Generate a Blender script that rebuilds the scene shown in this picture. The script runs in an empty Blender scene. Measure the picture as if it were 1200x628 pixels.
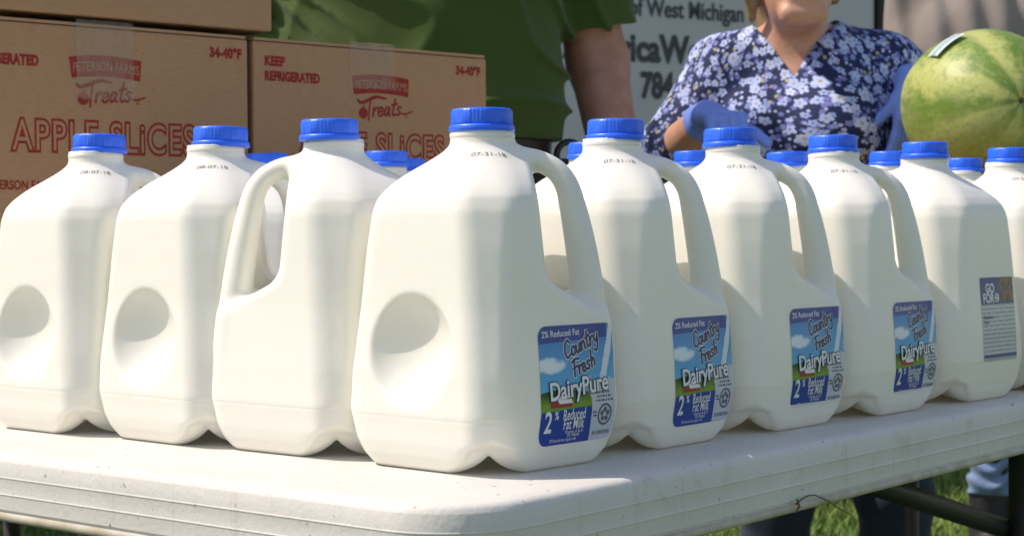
import bpy, bmesh, math, random
import numpy as np
from mathutils import Vector, Matrix

random.seed(7)
rng = np.random.default_rng(11)
scn = bpy.context.scene
COL = scn.collection
PI = math.pi
R = math.radians

# ------------------------------------------------------------------ camera
cam_d = bpy.data.cameras.new('camera')
cam = bpy.data.objects.new('camera', cam_d)
COL.objects.link(cam)
scn.camera = cam
pitch, roll = math.atan(34 / 2010.0), 0.007
fwd = Vector((0, math.cos(pitch), -math.sin(pitch)))
r0 = Vector((1, 0, 0)); u0 = r0.cross(fwd)
cr = r0 * math.cos(roll) - u0 * math.sin(roll)
cu = u0 * math.cos(roll) + r0 * math.sin(roll)
mw = Matrix((cr, cu, -fwd)).transposed().to_4x4()
mw.translation = Vector((0, 0, 0.899))
cam.matrix_world = mw
cam_d.sensor_width = 36.0
cam_d.lens = 36.0 * 2010.0 / 1200.0
cam_d.clip_start = 0.05
cam_d.clip_end = 600.0
cam_d.dof.use_dof = True
cam_d.dof.focus_distance = 1.22
cam_d.dof.aperture_fstop = 21.0

# ------------------------------------------------------------------ world, sun, exposure
SUN_EL, SUN_AZ = 52.0, -92.0          # azimuth from +Y, clockwise
w = bpy.data.worlds.new('World'); scn.world = w; w.use_nodes = True
nt = w.node_tree
bg = nt.nodes['Background']
sky = nt.nodes.new('ShaderNodeTexSky'); sky.sky_type = 'NISHITA'
sky.sun_disc = False
sky.sun_elevation = R(SUN_EL); sky.sun_rotation = R(SUN_AZ)
nt.links.new(sky.outputs[0], bg.inputs['Color'])
bg.inputs['Strength'].default_value = 0.115
sd = bpy.data.lights.new('sun', 'SUN'); sd.energy = 2.8; sd.angle = R(0.53); sd.color = (1, 0.975, 0.93)
so = bpy.data.objects.new('sun', sd); COL.objects.link(so)
sdir = Vector((math.sin(R(SUN_AZ)) * math.cos(R(SUN_EL)), math.cos(R(SUN_AZ)) * math.cos(R(SUN_EL)), math.sin(R(SUN_EL))))
so.rotation_euler = (-sdir).to_track_quat('-Z', 'Y').to_euler()
so.location = sdir * 20
scn.view_settings.view_transform = 'Standard'
scn.view_settings.look = 'None'
scn.view_settings.gamma = 1
scn.view_settings.use_curve_mapping = False
scn.view_settings.exposure = 0.58
scn.view_settings.use_white_balance = True
scn.view_settings.white_balance_temperature = 7400
scn.view_settings.white_balance_tint = 16


# ------------------------------------------------------------------ object helpers
def link(o, parent=None):
    COL.objects.link(o)
    if parent is not None:
        o.parent = parent
    return o


def tag(o, label=None, cat=None, group=None, kind=None):
    for k, v in (('label', label), ('category', cat), ('group', group), ('kind', kind)):
        if v:
            o[k] = v
    return o


def empty(name, loc, rz=0.0):
    o = bpy.data.objects.new(name, None)
    o.empty_display_size = 0.05
    o.location = loc; o.rotation_euler = (0, 0, rz)
    return link(o)


def mesh_obj(name, verts, faces, mats, parent=None, smooth=False, fmat=None, uvs=None):
    me = bpy.data.meshes.new(name)
    me.from_pydata([tuple(map(float, v)) for v in verts], [], [tuple(map(int, f)) for f in faces])
    for m in (mats if isinstance(mats, (list, tuple)) else [mats]):
        me.materials.append(m)
    if fmat is not None:
        me.polygons.foreach_set('material_index', np.asarray(fmat, np.int32))
    if uvs is not None:
        uv = me.uv_layers.new(name='UVMap')
        li = np.empty(len(me.loops), np.int32); me.loops.foreach_get('vertex_index', li)
        uv.data.foreach_set('uv', np.asarray(uvs, np.float32)[li].ravel())
    if smooth:
        me.polygons.foreach_set('use_smooth', np.ones(len(me.polygons), bool))
    me.update()
    return link(bpy.data.objects.new(name, me), parent)


def bm_obj(name, bm, mats, parent=None, smooth=False, auto=None):
    me = bpy.data.meshes.new(name)
    bm.normal_update(); bm.to_mesh(me); bm.free()
    for m in (mats if isinstance(mats, (list, tuple)) else [mats]):
        me.materials.append(m)
    if smooth:
        me.polygons.foreach_set('use_smooth', np.ones(len(me.polygons), bool))
    o = link(bpy.data.objects.new(name, me), parent)
    return o


def copy_tree(o, parent=None):
    c = o.copy(); COL.objects.link(c); c.parent = parent
    for ch in list(o.children):
        copy_tree(ch, c)
    return c


def box_bm(bm, c, s, bevel=0.0, rot=None, seg=2):
    r = bmesh.ops.create_cube(bm, size=1.0)
    vs = r['verts']
    M = Matrix.Translation(c) @ (rot.to_4x4() if rot else Matrix()) @ Matrix.Diagonal((*s, 1))
    bmesh.ops.transform(bm, matrix=M, verts=vs)
    if bevel > 0:
        es = list({e for v in vs for e in v.link_edges})
        bmesh.ops.bevel(bm, geom=es, offset=bevel, segments=seg, affect='EDGES', profile=0.5)


def tube(pts, rad, n=12, closed=False):
    """verts, faces of a tube along pts (rad scalar or list)."""
    P = [Vector(p) for p in pts]; N = len(P)
    rad = [rad] * N if np.isscalar(rad) else rad
    V, F = [], []
    up = Vector((0, 0, 1))
    prev = None
    for i, p in enumerate(P):
        if closed:
            t = (P[(i + 1) % N] - P[i - 1]).normalized()
        else:
            t = (P[min(i + 1, N - 1)] - P[max(i - 1, 0)]).normalized()
        a = prev if prev is not None else (up.cross(t) if abs(t.z) < 0.95 else Vector((1, 0, 0)).cross(t))
        a = (a - t * a.dot(t)).normalized(); prev = a
        b = t.cross(a)
        for k in range(n):
            q = 2 * PI * k / n
            V.append(p + (a * math.cos(q) + b * math.sin(q)) * rad[i])
    m = N if closed else N - 1
    for i in range(m):
        j = (i + 1) % N
        for k in range(n):
            l = (k + 1) % n
            F.append((i * n + k, i * n + l, j * n + l, j * n + k))
    if not closed:
        F.append(tuple(range(n - 1, -1, -1))); F.append(tuple((N - 1) * n + k for k in range(n)))
    return V, F


# ------------------------------------------------------------------ materials
class NB:
    """small node builder"""
    def __init__(s, name, rough=0.5):
        s.m = bpy.data.materials.new(name); s.m.use_nodes = True
        s.t = s.m.node_tree; s.p = s.t.nodes['Principled BSDF']
        s.p.inputs['Roughness'].default_value = rough

    def n(s, typ, **kw):
        x = s.t.nodes.new(typ)
        for k, v in kw.items():
            setattr(x, k, v)
        return x

    def set(s, sock, v):
        if hasattr(v, 'is_output'):
            s.t.links.new(v, sock)
        elif v is not None:
            if isinstance(v, (tuple, list)) and len(v) == 3 and sock.type == 'RGBA':
                v = (*v, 1)
            sock.default_value = v

    def math(s, op, a, b=None, c=None, clamp=False):
        x = s.n('ShaderNodeMath', operation=op, use_clamp=clamp)
        s.set(x.inputs[0], a)
        if b is not None: s.set(x.inputs[1], b)
        if c is not None: s.set(x.inputs[2], c)
        return x.outputs[0]

    def mix(s, f, a, b):
        x = s.n('ShaderNodeMix', data_type='RGBA')
        s.set(x.inputs[0], f); s.set(x.inputs[6], a); s.set(x.inputs[7], b)
        return x.outputs[2]

    def step(s, x, lo, hi):
        m = s.n('ShaderNodeMapRange', clamp=True)
        s.set(m.inputs[0], x); m.inputs[1].default_value = lo; m.inputs[2].default_value = hi
        return m.outputs[0]

    def coord(s, which='Object', scale=None):
        o = s.n('ShaderNodeTexCoord').outputs[which]
        if scale:
            mp = s.n('ShaderNodeMapping'); mp.inputs['Scale'].default_value = scale
            s.t.links.new(o, mp.inputs[0]); o = mp.outputs[0]
        return o

    def pos(s):
        return s.n('ShaderNodeNewGeometry').outputs['Position']

    def noise(s, vec, scale, detail=3, rough=0.5, dist=0.0):
        x = s.n('ShaderNodeTexNoise'); s.set(x.inputs['Vector'], vec)
        x.inputs['Scale'].default_value = scale; x.inputs['Detail'].default_value = detail
        x.inputs['Roughness'].default_value = rough; x.inputs['Distortion'].default_value = dist
        return x.outputs[0]

    def base(s, c):
        s.set(s.p.inputs['Base Color'], c)

    def bump(s, h, strength=0.2, dist=0.01):
        b = s.n('ShaderNodeBump'); b.inputs['Strength'].default_value = strength; b.inputs['Distance'].default_value = dist
        s.set(b.inputs['Height'], h); s.t.links.new(b.outputs[0], s.p.inputs['Normal'])


def plain(name, c, rough=0.5, var=0.12, scale=30, bump=0.0, metal=0.0):
    b = NB(name, rough)
    f = b.noise(b.coord(), scale, 4)
    d = tuple(x * (1 - var * 2) for x in c)
    e = tuple(min(1, x * (1 + var)) for x in c)
    b.base(b.mix(b.step(f, 0.3, 0.7), d, e))
    if bump: b.bump(f, bump, 0.005)
    b.p.inputs['Metallic'].default_value = metal
    return b.m


# milk-filled translucent plastic: the empty plastic above the fill line is a little greyer
b = NB('milk_plastic', 0.36)
sep = b.n('ShaderNodeSeparateXYZ'); b.set(sep.inputs[0], b.coord())
nz = b.noise(b.coord(), 60, 3)
fill = b.step(b.math('ADD', sep.outputs[2], b.math('MULTIPLY', nz, 0.002)), 0.1835, 0.1865)
b.base(b.mix(fill, (0.94, 0.93, 0.845), (0.91, 0.903, 0.835)))
b.p.inputs['Subsurface Weight'].default_value = 0.6
b.p.inputs['Subsurface Radius'].default_value = (0.020, 0.0165, 0.009)
b.p.inputs['Subsurface Scale'].default_value = 0.14
def zline(z0, wd):
    q = b.math('DIVIDE', b.math('SUBTRACT', sep.outputs[2], z0), wd)
    return b.math('POWER', 2.718, b.math('MULTIPLY', b.math('MULTIPLY', q, q), -1.0))
hgt = b.math('ADD', b.math('MULTIPLY', b.noise(b.coord(), 40, 3), 0.45), b.math('MULTIPLY', zline(.0375, .0010), -0.22))
b.bump(hgt, 0.22, 0.004)
b.set(b.p.inputs['Roughness'], b.math('ADD', 0.27, b.math('MULTIPLY', b.noise(b.coord(), 18, 4), 0.16)))
tl = b.n('ShaderNodeBsdfTranslucent'); tl.inputs['Color'].default_value = (0.98, 0.965, 0.87, 1)
mx = b.n('ShaderNodeMixShader'); mx.inputs[0].default_value = 0.16
b.t.links.new(b.p.outputs[0], mx.inputs[1]); b.t.links.new(tl.outputs[0], mx.inputs[2])
b.t.links.new(mx.outputs[0], b.t.nodes['Material Output'].inputs['Surface'])
M_MILK = b.m

b = NB('blue_cap_plastic', 0.38)
b.base(b.mix(b.noise(b.coord(), 90, 2), (0.006, 0.125, 0.88), (0.014, 0.17, 0.98)))
M_CAP = b.m
M_INK = plain('black_ink', (0.13, 0.13, 0.14), 0.7)
M_PWHITE = plain('label_white', (0.82, 0.82, 0.82), 0.35, 0.03)
M_PNAVY = plain('label_navy', (0.006, 0.018, 0.11), 0.35, 0.05)
M_PRED = plain('label_red', (0.35, 0.02, 0.02), 0.35)
M_PGREY = plain('label_grey', (0.12, 0.13, 0.16), 0.4)

# front label art
b = NB('front_label_print', 0.33)
uvn = b.n('ShaderNodeSeparateXYZ'); uvc = b.coord('UV'); b.set(uvn.inputs[0], uvc)
U, V = uvn.outputs[0], uvn.outputs[1]
n1 = b.noise(uvc, 7, 5); n2 = b.noise(uvc, 22, 4)
c = b.mix(b.step(V, 0.45, 0.9), (0.08, 0.44, 0.74), (0.010, 0.23, 0.58))
# clouds at the left
dx = b.math('DIVIDE', b.math('SUBTRACT', U, 0.12), 0.24); dy = b.math('DIVIDE', b.math('SUBTRACT', V, 0.67), 0.08)
dd = b.math('ADD', b.math('MULTIPLY', dx, dx), b.math('MULTIPLY', dy, dy))
cl = b.step(b.math('SUBTRACT', b.math('ADD', n1, 0.42), b.math('MULTIPLY', dd, 0.5)), 0.5, 0.75)
c = b.mix(cl, c, (0.75, 0.83, 0.90))
# field and tree line
field = b.mix(b.step(b.math('ADD', V, b.math('MULTIPLY', n2, 0.06)), 0.36, 0.46), (0.16, 0.32, 0.02), (0.015, 0.055, 0.012))
hill = b.math('ADD', 0.445, b.math('MULTIPLY', b.math('SINE', b.math('MULTIPLY', U, 7.0)), 0.02))
c = b.mix(b.math('LESS_THAN', V, hill), c, field)
# right panel with splash boundary
edge = b.math('ADD', b.math('SUBTRACT', 0.665, b.math('MULTIPLY', b.step(V, 0.36, 0.55), 0.12)), b.math('MULTIPLY', b.math('SUBTRACT', n2, 0.5), 0.02))
pan = b.math('MULTIPLY', b.math('GREATER_THAN', U, edge), b.math('LESS_THAN', V, b.math('ADD', 0.53, b.math('MULTIPLY', b.math('SUBTRACT', n2, 0.5), 0.25))))
c = b.mix(pan, c, (0.56, 0.60, 0.68))
# milk stream
sx = b.math('ABSOLUTE', b.math('SUBTRACT', U, b.math('SUBTRACT', 0.965, b.math('MULTIPLY', b.math('SUBTRACT', 0.97, V), 0.33))))
stt = b.math('MULTIPLY', b.math('LESS_THAN', sx, b.math('ADD', 0.026, b.math('MULTIPLY', n2, 0.03))), b.math('GREATER_THAN', V, 0.5))
c = b.mix(stt, c, (0.72, 0.76, 0.82))
# navy band above, navy block below
bandy = b.math('ADD', 0.865, b.math('MULTIPLY', b.math('SUBTRACT', U, 0.4), 0.03))
band = b.math('MULTIPLY', b.math('GREATER_THAN', V, bandy), b.math('LESS_THAN', U, 0.90))
c = b.mix(band, c, (0.005, 0.042, 0.28))
blk = b.math('MULTIPLY', b.math('LESS_THAN', V, b.math('ADD', 0.285, b.math('MULTIPLY', U, 0.03))), b.math('LESS_THAN', U, 0.665))
c = b.mix(blk, c, (0.005, 0.048, 0.32))
b.base(c)
M_LABEL = b.m

# nutrition label
b = NB('nutrition_label_print', 0.35)
uvn = b.n('ShaderNodeSeparateXYZ'); uvc = b.coord('UV'); b.set(uvn.inputs[0], uvc)
U, V = uvn.outputs[0], uvn.outputs[1]
nn = b.noise(b.coord('UV', (60, 6, 1)), 3.0, 2)
rows = b.math('MODULO', b.math('MULTIPLY', V, 20.0), 1.0)
txt = b.math('MULTIPLY', b.math('GREATER_THAN', nn, 0.49), b.math('LESS_THAN', b.math('ABSOLUTE', b.math('SUBTRACT', rows, 0.5)), 0.27))
lower = b.mix(b.math('MULTIPLY', txt, 0.75), (0.62, 0.63, 0.64), (0.07, 0.08, 0.12))
ph = b.mix(b.step(b.noise(uvc, 9, 3), 0.4, 0.65), (0.26, 0.14, 0.08), (0.05, 0.04, 0.05))
c = b.mix(b.math('GREATER_THAN', V, 0.68), lower, (0.02, 0.06, 0.24))
c = b.mix(b.math('MULTIPLY', b.math('GREATER_THAN', V, 0.70), b.math('GREATER_THAN', U, 0.56)), c, ph)
c = b.mix(b.math('LESS_THAN', b.math('ABSOLUTE', b.math('SUBTRACT', V, 0.06)), 0.018), c, (0.05, 0.08, 0.25))
b.base(c)
M_NUTRI = b.m

# cardboard
b = NB('kraft_cardboard', 0.85)
g = b.pos()
fib = b.noise(b.coord('Object', (1, 1, 6)), 90, 5, 0.65)
big = b.noise(b.coord(), 9, 3)
c = b.mix(b.step(fib, 0.3, 0.7), (0.34, 0.192, 0.102), (0.43, 0.255, 0.138))
c = b.mix(b.math('MULTIPLY', b.step(big, 0.35, 0.75), 0.35), c, (0.34, 0.185, 0.092))
sp = b.math('GREATER_THAN', b.noise(b.coord(), 170, 1), 0.77)
c = b.mix(b.math('MULTIPLY', sp, 0.5), c, (0.10, 0.06, 0.035))
b.base(c)
flute = b.math('SINE', b.math('MULTIPLY', fib, 20.0))
b.bump(b.math('ADD', fib, big), 0.18, 0.004)
M_KRAFT = b.m
M_RED = plain('red_box_ink', (0.30, 0.018, 0.012), 0.8, 0.18, 120)
M_DARKGAP = plain('cardboard_core', (0.16, 0.10, 0.06), 0.9)
b = NB('packing_tape', 0.30)
tr = b.n('ShaderNodeBsdfTransparent'); mx = b.n('ShaderNodeMixShader')
b.base((0.52, 0.42, 0.31))
wr = b.noise(b.coord('Object', (1, 1, 0.35)), 55, 4, 0.6, 1.2)
b.bump(wr, 0.6, 0.006)
b.set(mx.inputs[0], b.step(wr, 0.05, 2.0))
b.t.links.new(tr.outputs[0], mx.inputs[1]); b.t.links.new(b.p.outputs[0], mx.inputs[2])
b.t.links.new(mx.outputs[0], b.t.nodes['Material Output'].inputs['Surface'])
M_TAPE = b.m

# table plastic
b = NB('white_table_plastic', 0.55)
co = b.coord()
n_big = b.noise(co, 6, 5, 0.6); n_f = b.noise(co, 240, 3); n_sp = b.noise(co, 130, 2); n_m = b.noise(co, 28, 5, 0.65, 0.4)
c = b.mix(b.step(n_big, 0.35, 0.75), (0.68, 0.665, 0.625), (0.61, 0.59, 0.54))
c = b.mix(b.math('MULTIPLY', b.step(n_m, 0.58, 0.78), 0.42), c, (0.42, 0.35, 0.25))
c = b.mix(b.math('MULTIPLY', b.step(n_sp, 0.68, 0.76), 0.8), c, (0.13, 0.11, 0.09))
sx = b.n('ShaderNodeSeparateXYZ'); b.set(sx.inputs[0], co)
drip = b.noise(b.coord('Object', (30, 30, 1.2)), 1.6, 3, 0.6)
c = b.mix(b.math('MULTIPLY', b.math('MULTIPLY', b.step(drip, 0.60, 0.76), b.math('LESS_THAN', sx.outputs[2], -0.006)), 0.6), c, (0.34, 0.27, 0.17))
b.base(c)
b.bump(b.math('ADD', b.math('MULTIPLY', n_f, 0.6), n_m), 0.25, 0.002)
M_TABLE = b.m
b = NB('table_rim_grime', 0.6)
c = b.mix(b.step(b.noise(b.coord(), 40, 5), 0.35, 0.7), (0.55, 0.51, 0.42), (0.38, 0.33, 0.23))
b.base(c); M_RIM = b.m
M_STEEL = plain('dark_steel', (0.028, 0.025, 0.024), 0.5, 0.15, 60, 0.05)

# ------------------------------------------------------------------ signed-distance meshing
def surface_nets(f, lo, hi, h, coarse=4, project=2):
    lo = np.array(lo, float); hi = np.array(hi, float)
    n = np.ceil((hi - lo) / h / coarse).astype(int) * coarse + 1
    H = h * coarse
    nc = (n - 1) // coarse + 1
    gx = [lo[i] + H * np.arange(nc[i]) for i in range(3)]
    Pc = np.stack(np.meshgrid(*gx, indexing='ij'), -1).reshape(-1, 3)
    Vc = np.concatenate([f(q) for q in np.array_split(Pc, max(1, len(Pc) // 300000))]).reshape(nc)
    idx = [np.arange(n[i]) for i in range(3)]
    near = [np.minimum((idx[i] + coarse // 2) // coarse, nc[i] - 1) for i in range(3)]
    Vf = Vc[np.ix_(*near)].copy()
    mask = np.abs(Vf) < H * 1.9
    ii = np.argwhere(mask)
    Pf = lo + ii * h
    out = np.concatenate([f(q) for q in np.array_split(Pf, max(1, len(Pf) // 300000))])
    Vf[mask] = out
    s = Vf < 0
    def sl(a, d):
        return a[tuple(slice(d[k], n[k] - 1 + d[k]) for k in range(3))]
    cs = [(x, y, z) for x in (0, 1) for y in (0, 1) for z in (0, 1)]
    cnt = sum(sl(s, c).astype(np.int8) for c in cs)
    act = (cnt > 0) & (cnt < 8)
    cells = np.argwhere(act)
    cid = -np.ones(n - 1, np.int64); cid[tuple(cells.T)] = np.arange(len(cells))
    acc = np.zeros((len(cells), 3)); num = np.zeros(len(cells))
    for ax in range(3):
        o1, o2 = [k for k in range(3) if k != ax]
        for p in (0, 1):
            for q in (0, 1):
                d0 = [0, 0, 0]; d0[o1] = p; d0[o2] = q
                d1 = list(d0); d1[ax] = 1
                a = Vf[tuple((cells + d0).T)]; c = Vf[tuple((cells + d1).T)]
                m = (a < 0) != (c < 0)
                t = np.where(m, a / np.where(m, a - c, 1), 0)
                pt = np.zeros((len(cells), 3)); pt[:] = d0; pt[:, ax] += t
                acc[m] += pt[m]; num[m] += 1
    Vt = lo + (cells + acc / num[:, None]) * h
    quads = []
    for ax in range(3):
        o1, o2 = (ax + 1) % 3, (ax + 2) % 3
        a = s[tuple(slice(0, n[k] - 1) if k == ax else slice(1, n[k] - 1) for k in range(3))]
        c = s[tuple(slice(1, n[k]) if k == ax else slice(1, n[k] - 1) for k in range(3))]
        e = np.argwhere(a != c)
        if len(e) == 0: continue
        sign = a[tuple(e.T)]
        b0 = e.copy()
        for k in (o1, o2): b0[:, k] += 1
        def cell(d1, d2):
            q = b0.copy(); q[:, o1] += d1; q[:, o2] += d2
            return cid[tuple(q.T)]
        A, B, C_, D = cell(-1, -1), cell(0, -1), cell(0, 0), cell(-1, 0)
        Q = np.stack([A, B, C_, D], 1)
        Q[~sign] = Q[~sign][:, ::-1]
        quads.append(Q)
    F = np.concatenate(quads)
    for _ in range(project):
        v, g = sdf_grad(f, Vt, h * 0.4)
        st = np.clip(v / np.maximum((g * g).sum(1), 0.05), -h, h)
        Vt = Vt - g * st[:, None]
    return Vt, F


def sdf_grad(f, P, e):
    v = f(P); g = np.zeros_like(P)
    for k in range(3):
        d = np.zeros(3); d[k] = e
        g[:, k] = (f(P + d) - f(P - d)) / (2 * e)
    return v, g


def smin(a, b, k):
    h = np.clip(0.5 + 0.5 * (b - a) / k, 0, 1)
    return b * (1 - h) + a * h - k * h * (1 - h)


def smax(a, b, k):
    return -smin(-a, -b, k)


def cap_d(P, a, b, ra, rb):
    a = np.asarray(a, float); b = np.asarray(b, float)
    ab = b - a; t = np.clip(((P - a) @ ab) / max(ab @ ab, 1e-12), 0, 1)
    return np.linalg.norm(P - a - t[:, None] * ab, axis=1) - (ra + (rb - ra) * t)


def spin(P, c, yaw):
    cs_, sn_ = math.cos(yaw), math.sin(yaw)
    Q = P.copy(); x, y = P[:, 0] - c[0], P[:, 1] - c[1]
    Q[:, 0] = c[0] + x * cs_ + y * sn_; Q[:, 1] = c[1] - x * sn_ + y * cs_
    return Q


def flat_cap_d(P, a, b, ra, rb, fy, yaw=0.0):
    """capsule flattened front to back, turned by yaw"""
    if yaw: P = spin(P, b, yaw)
    y0 = (a[1] + b[1]) / 2
    Q = P.copy(); Q[:, 1] = y0 + (Q[:, 1] - y0) / fy
    a = (a[0], y0 + (a[1] - y0) / fy, a[2]); b = (b[0], y0 + (b[1] - y0) / fy, b[2])
    d = cap_d(Q, a, b, ra, rb)
    return np.where(d < 0, d * fy, d * (fy + 1) / 2)


def ell_d(P, c, r):
    r = np.asarray(r, float)
    q = (P - np.asarray(c)) / r
    l = np.linalg.norm(q, axis=1)
    g = np.linalg.norm(q / r, axis=1)
    return l * (l - 1) / np.maximum(g, 1e-6)


# ------------------------------------------------------------------ the milk jug
_z = np.array([-0.02, 0.000, 0.004, 0.010, 0.020, 0.040, 0.067, 0.111, 0.152, 0.178, 0.188, 0.196, 0.2046, 0.2157, 0.2215, 0.226, 0.26])
_e = np.array([0.066, 0.0765, 0.0805, 0.0858, 0.0905, 0.0948, 0.0932, 0.0870, 0.0825, 0.0785, 0.0748, 0.0675, 0.0562, 0.0365, 0.0275, 0.0230, 0.0226])
_r = np.array([0.026, 0.0260, 0.0270, 0.0280, 0.0285, 0.0300, 0.0310, 0.0340, 0.0380, 0.0420, 0.0410, 0.0370, 0.0310, 0.0240, 0.0235, 0.0228, 0.0225])
_h = (_e + 0.4142 * _r) / 1.4142
_zz = np.linspace(-0.02, 0.26, 561)
_ker = np.exp(-0.5 * (np.arange(-14, 15) / 3.6) ** 2); _ker /= _ker.sum()
def _smooth(v):
    d = np.interp(_zz, _z, v)
    return np.convolve(np.pad(d, 14, mode='edge'), _ker, 'valid')
_hs, _rs, _es = _smooth(_h), _smooth(_r), _smooth(_e)
_hz = np.gradient(_hs, _zz)
_hp = np.array([(.014, .2160, .0090), (.030, .2162, .0080), (.0425, .2135, .0077), (.0535, .2068, .0079), (.0605, .1960, .0086), (.0645, .1810, .0096), (.0680, .1640, .0106), (.0722, .1390, .0116), (.0768, .1050, .0124), (.0790, .080, .0124)])
def _spline(P, sub):
    E = np.vstack([2 * P[0] - P[1], P, 2 * P[-1] - P[-2]]); out = []
    for i in range(1, len(E) - 2):
        a, b_, c_, d_ = E[i - 1:i + 3]
        for t in np.linspace(0, 1, sub, endpoint=False):
            out.append(0.5 * ((2 * b_) + (-a + c_) * t + (2 * a - 5 * b_ + 4 * c_ - d_) * t * t + (-a + 3 * b_ - 3 * c_ + d_) * t ** 3))
    return np.array(out + [P[-1]])
HANDLE = _spline(_hp, 4)


def jug_sdf(P):
    x, y, z = P[:, 0], P[:, 1], P[:, 2]
    h = np.interp(z, _zz, _hs); r = np.minimum(np.interp(z, _zz, _rs), h * 0.998); sl = np.interp(z, _zz, _hz)
    a = np.abs((x + y) * 0.70710678); c = np.abs((x - y) * 0.70710678)
    qa, qc = a - h + r, c - h + r
    d = np.hypot(np.maximum(qa, 0), np.maximum(qc, 0)) + np.minimum(np.maximum(qa, qc), 0) - r
    # below the neck the corners are broad flat panels rather than quarter rounds
    pan = smax(np.maximum(a, c) - h, (a + c) * 0.70710678 - (1.4142 * h - 0.4142 * r), 0.0065)
    wgt = np.clip((0.214 - z) / 0.02, 0, 1)
    d = d * (1 - wgt) + pan * wgt
    d = d / np.sqrt(1 + np.minimum(sl * sl, 4))
    d = np.maximum(d, z - 0.2365)
    d = smax(d, -z, 0.004)
    # handle recess at the +x corner
    ec = 0.0345 + (0.20 - z) * 0.10
    fl = 0.131 - (x - 0.04) * 0.55
    cut = smax(ec - x, (fl - z) * 0.88, 0.010)
    d = smax(d, -cut, 0.0055)
    # handle
    hd = None
    Q = P.copy(); Q[:, 1] *= 0.80
    for (e0, z0, r0_), (e1, z1, r1_) in zip(HANDLE[:-1], HANDLE[1:]):
        q = cap_d(Q, (e0, 0, z0), (e1, 0, z1), r0_, r1_)
        hd = q if hd is None else np.minimum(hd, q)
    d = smin(d, hd, 0.008)
    d = np.maximum(d, z - 0.2365)
    # round dent on the face at -135 degrees
    k = 0.70710678; fh = float(np.interp(0.0885, _zz, _hs)) + .0005; Rr, dep = 0.0500, 0.0195
    cc = np.array([-k * (fh + Rr - dep), -k * (fh + Rr - dep), 0.0850])
    d = smax(d, -(np.linalg.norm(P - cc, axis=1) - Rr), 0.0022)
    # pinched notches under the two free corners
    tun = np.abs(x) * 0.72 + np.abs(z + .001) * 0.68 - 0.0100
    d = smax(d, -tun, 0.011)
    # flutes running up from the notches to the base crease
    t = np.clip(1 - z / 0.040, 0, 1)
    flu = np.maximum(np.abs(x) * 0.70 - 0.0135 * t, (np.interp(z, _zz, _es) - 0.0120 * t) - np.abs(y))
    flu = flu + 0.03 * np.clip((z - 0.018) / 0.022, 0, 1)
    d = smax(d, -flu, 0.009)
    return d


def contour_face(s, h, r, face_ang, outward):
    """point and normal of the rounded-square outline, s metres from a face's middle; face_ang = azimuth of face normal"""
    flat = h - r
    s = np.asarray(s, float); t = np.abs(s); sg = np.sign(s)
    over = np.maximum(t - flat, 0); th = over / r
    tx = np.where(over > 0, flat + r * np.sin(th), t) * sg
    nx = np.where(over > 0, (h - r) + r * np.cos(th), h)
    cn, sn = math.cos(face_ang), math.sin(face_ang)
    nrm = np.array([cn, sn]); tan = np.array([-sn, cn])
    p = nx[:, None] * nrm + tx[:, None] * tan
    nv = np.cos(th)[:, None] * nrm + (np.sin(th) * sg)[:, None] * tan
    return p, nv


def wrap_face(uv, s0, z0, face_ang, off):
    p, nv = contour_face(uv[:, 0] + s0, 0.0745, 0.027, face_ang, 0)
    P = np.zeros((len(uv), 3)); P[:, :2] = p + nv * 0.03; P[:, 2] = uv[:, 1] + z0
    D = np.zeros_like(P); D[:, :2] = -nv
    return march(P, D, off)


def march(P, D, off):
    for _ in range(60):
        P = P + D * (jug_sdf(P) * 0.8)[:, None]
    _, g = sdf_grad(jug_sdf, P, 0.0008)
    g /= np.linalg.norm(g, axis=1)[:, None]
    return P + g * np.asarray(off).reshape(-1, 1)


# ------------------------------------------------------------------ flat lettering (2D verts, faces, tiny height)
_tc = {}
def text2d(s, size, bold=0.0, shear=0.0, xs=1.0, align='LEFT', space=1.0, maxedge=None):
    key = (s, size, bold, shear, xs, align, space, maxedge)
    if key in _tc: return _tc[key]
    cu_ = bpy.data.curves.new('lettering_curve', 'FONT')
    cu_.body = s; cu_.size = 1.0; cu_.offset = bold; cu_.shear = shear; cu_.space_character = space
    cu_.align_x = align; cu_.resolution_u = 4
    o = bpy.data.objects.new('lettering_curve', cu_); COL.objects.link(o)
    dg = bpy.context.evaluated_depsgraph_get()
    me = bpy.data.meshes.new_from_object(o.evaluated_get(dg))
    bpy.data.objects.remove(o); bpy.data.curves.remove(cu_)
    bm = bmesh.new(); bm.from_mesh(me); bpy.data.meshes.remove(me)
    bmesh.ops.remove_doubles(bm, verts=bm.verts, dist=1e-5)
    bmesh.ops.triangulate(bm, faces=bm.faces)
    if maxedge:
        for _ in range(4):
            es = [e for e in bm.edges if e.calc_length() * size > maxedge]
            if not es: break
            bmesh.ops.subdivide_edges(bm, edges=es, cuts=1)
            bmesh.ops.triangulate(bm, faces=bm.faces)
    bm.verts.ensure_lookup_table(); bm.verts.index_update()
    V = np.array([(v.co.x * xs, v.co.y) for v in bm.verts]) * size if len(bm.verts) else np.zeros((0, 2))
    F = []
    for f in bm.faces:
        ids = [v.index for v in f.verts]
        if f.normal.z < 0: ids = ids[::-1]
        F.append(ids)
    # islands get alternating tiny heights so that touching letters never share a plane
    isl = np.zeros(len(V)); seen = set(); k = 0
    for v in bm.verts:
        if v.index in seen: continue
        st = [v]; seen.add(v.index)
        while st:
            q = st.pop(); isl[q.index] = k
            for e in q.link_edges:
                ot = e.other_vert(q)
                if ot.index not in seen: seen.add(ot.index); st.append(ot)
        k += 1
    bm.free()
    _tc[key] = (V, F, (isl % 3) * 2e-5)
    return _tc[key]


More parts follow.
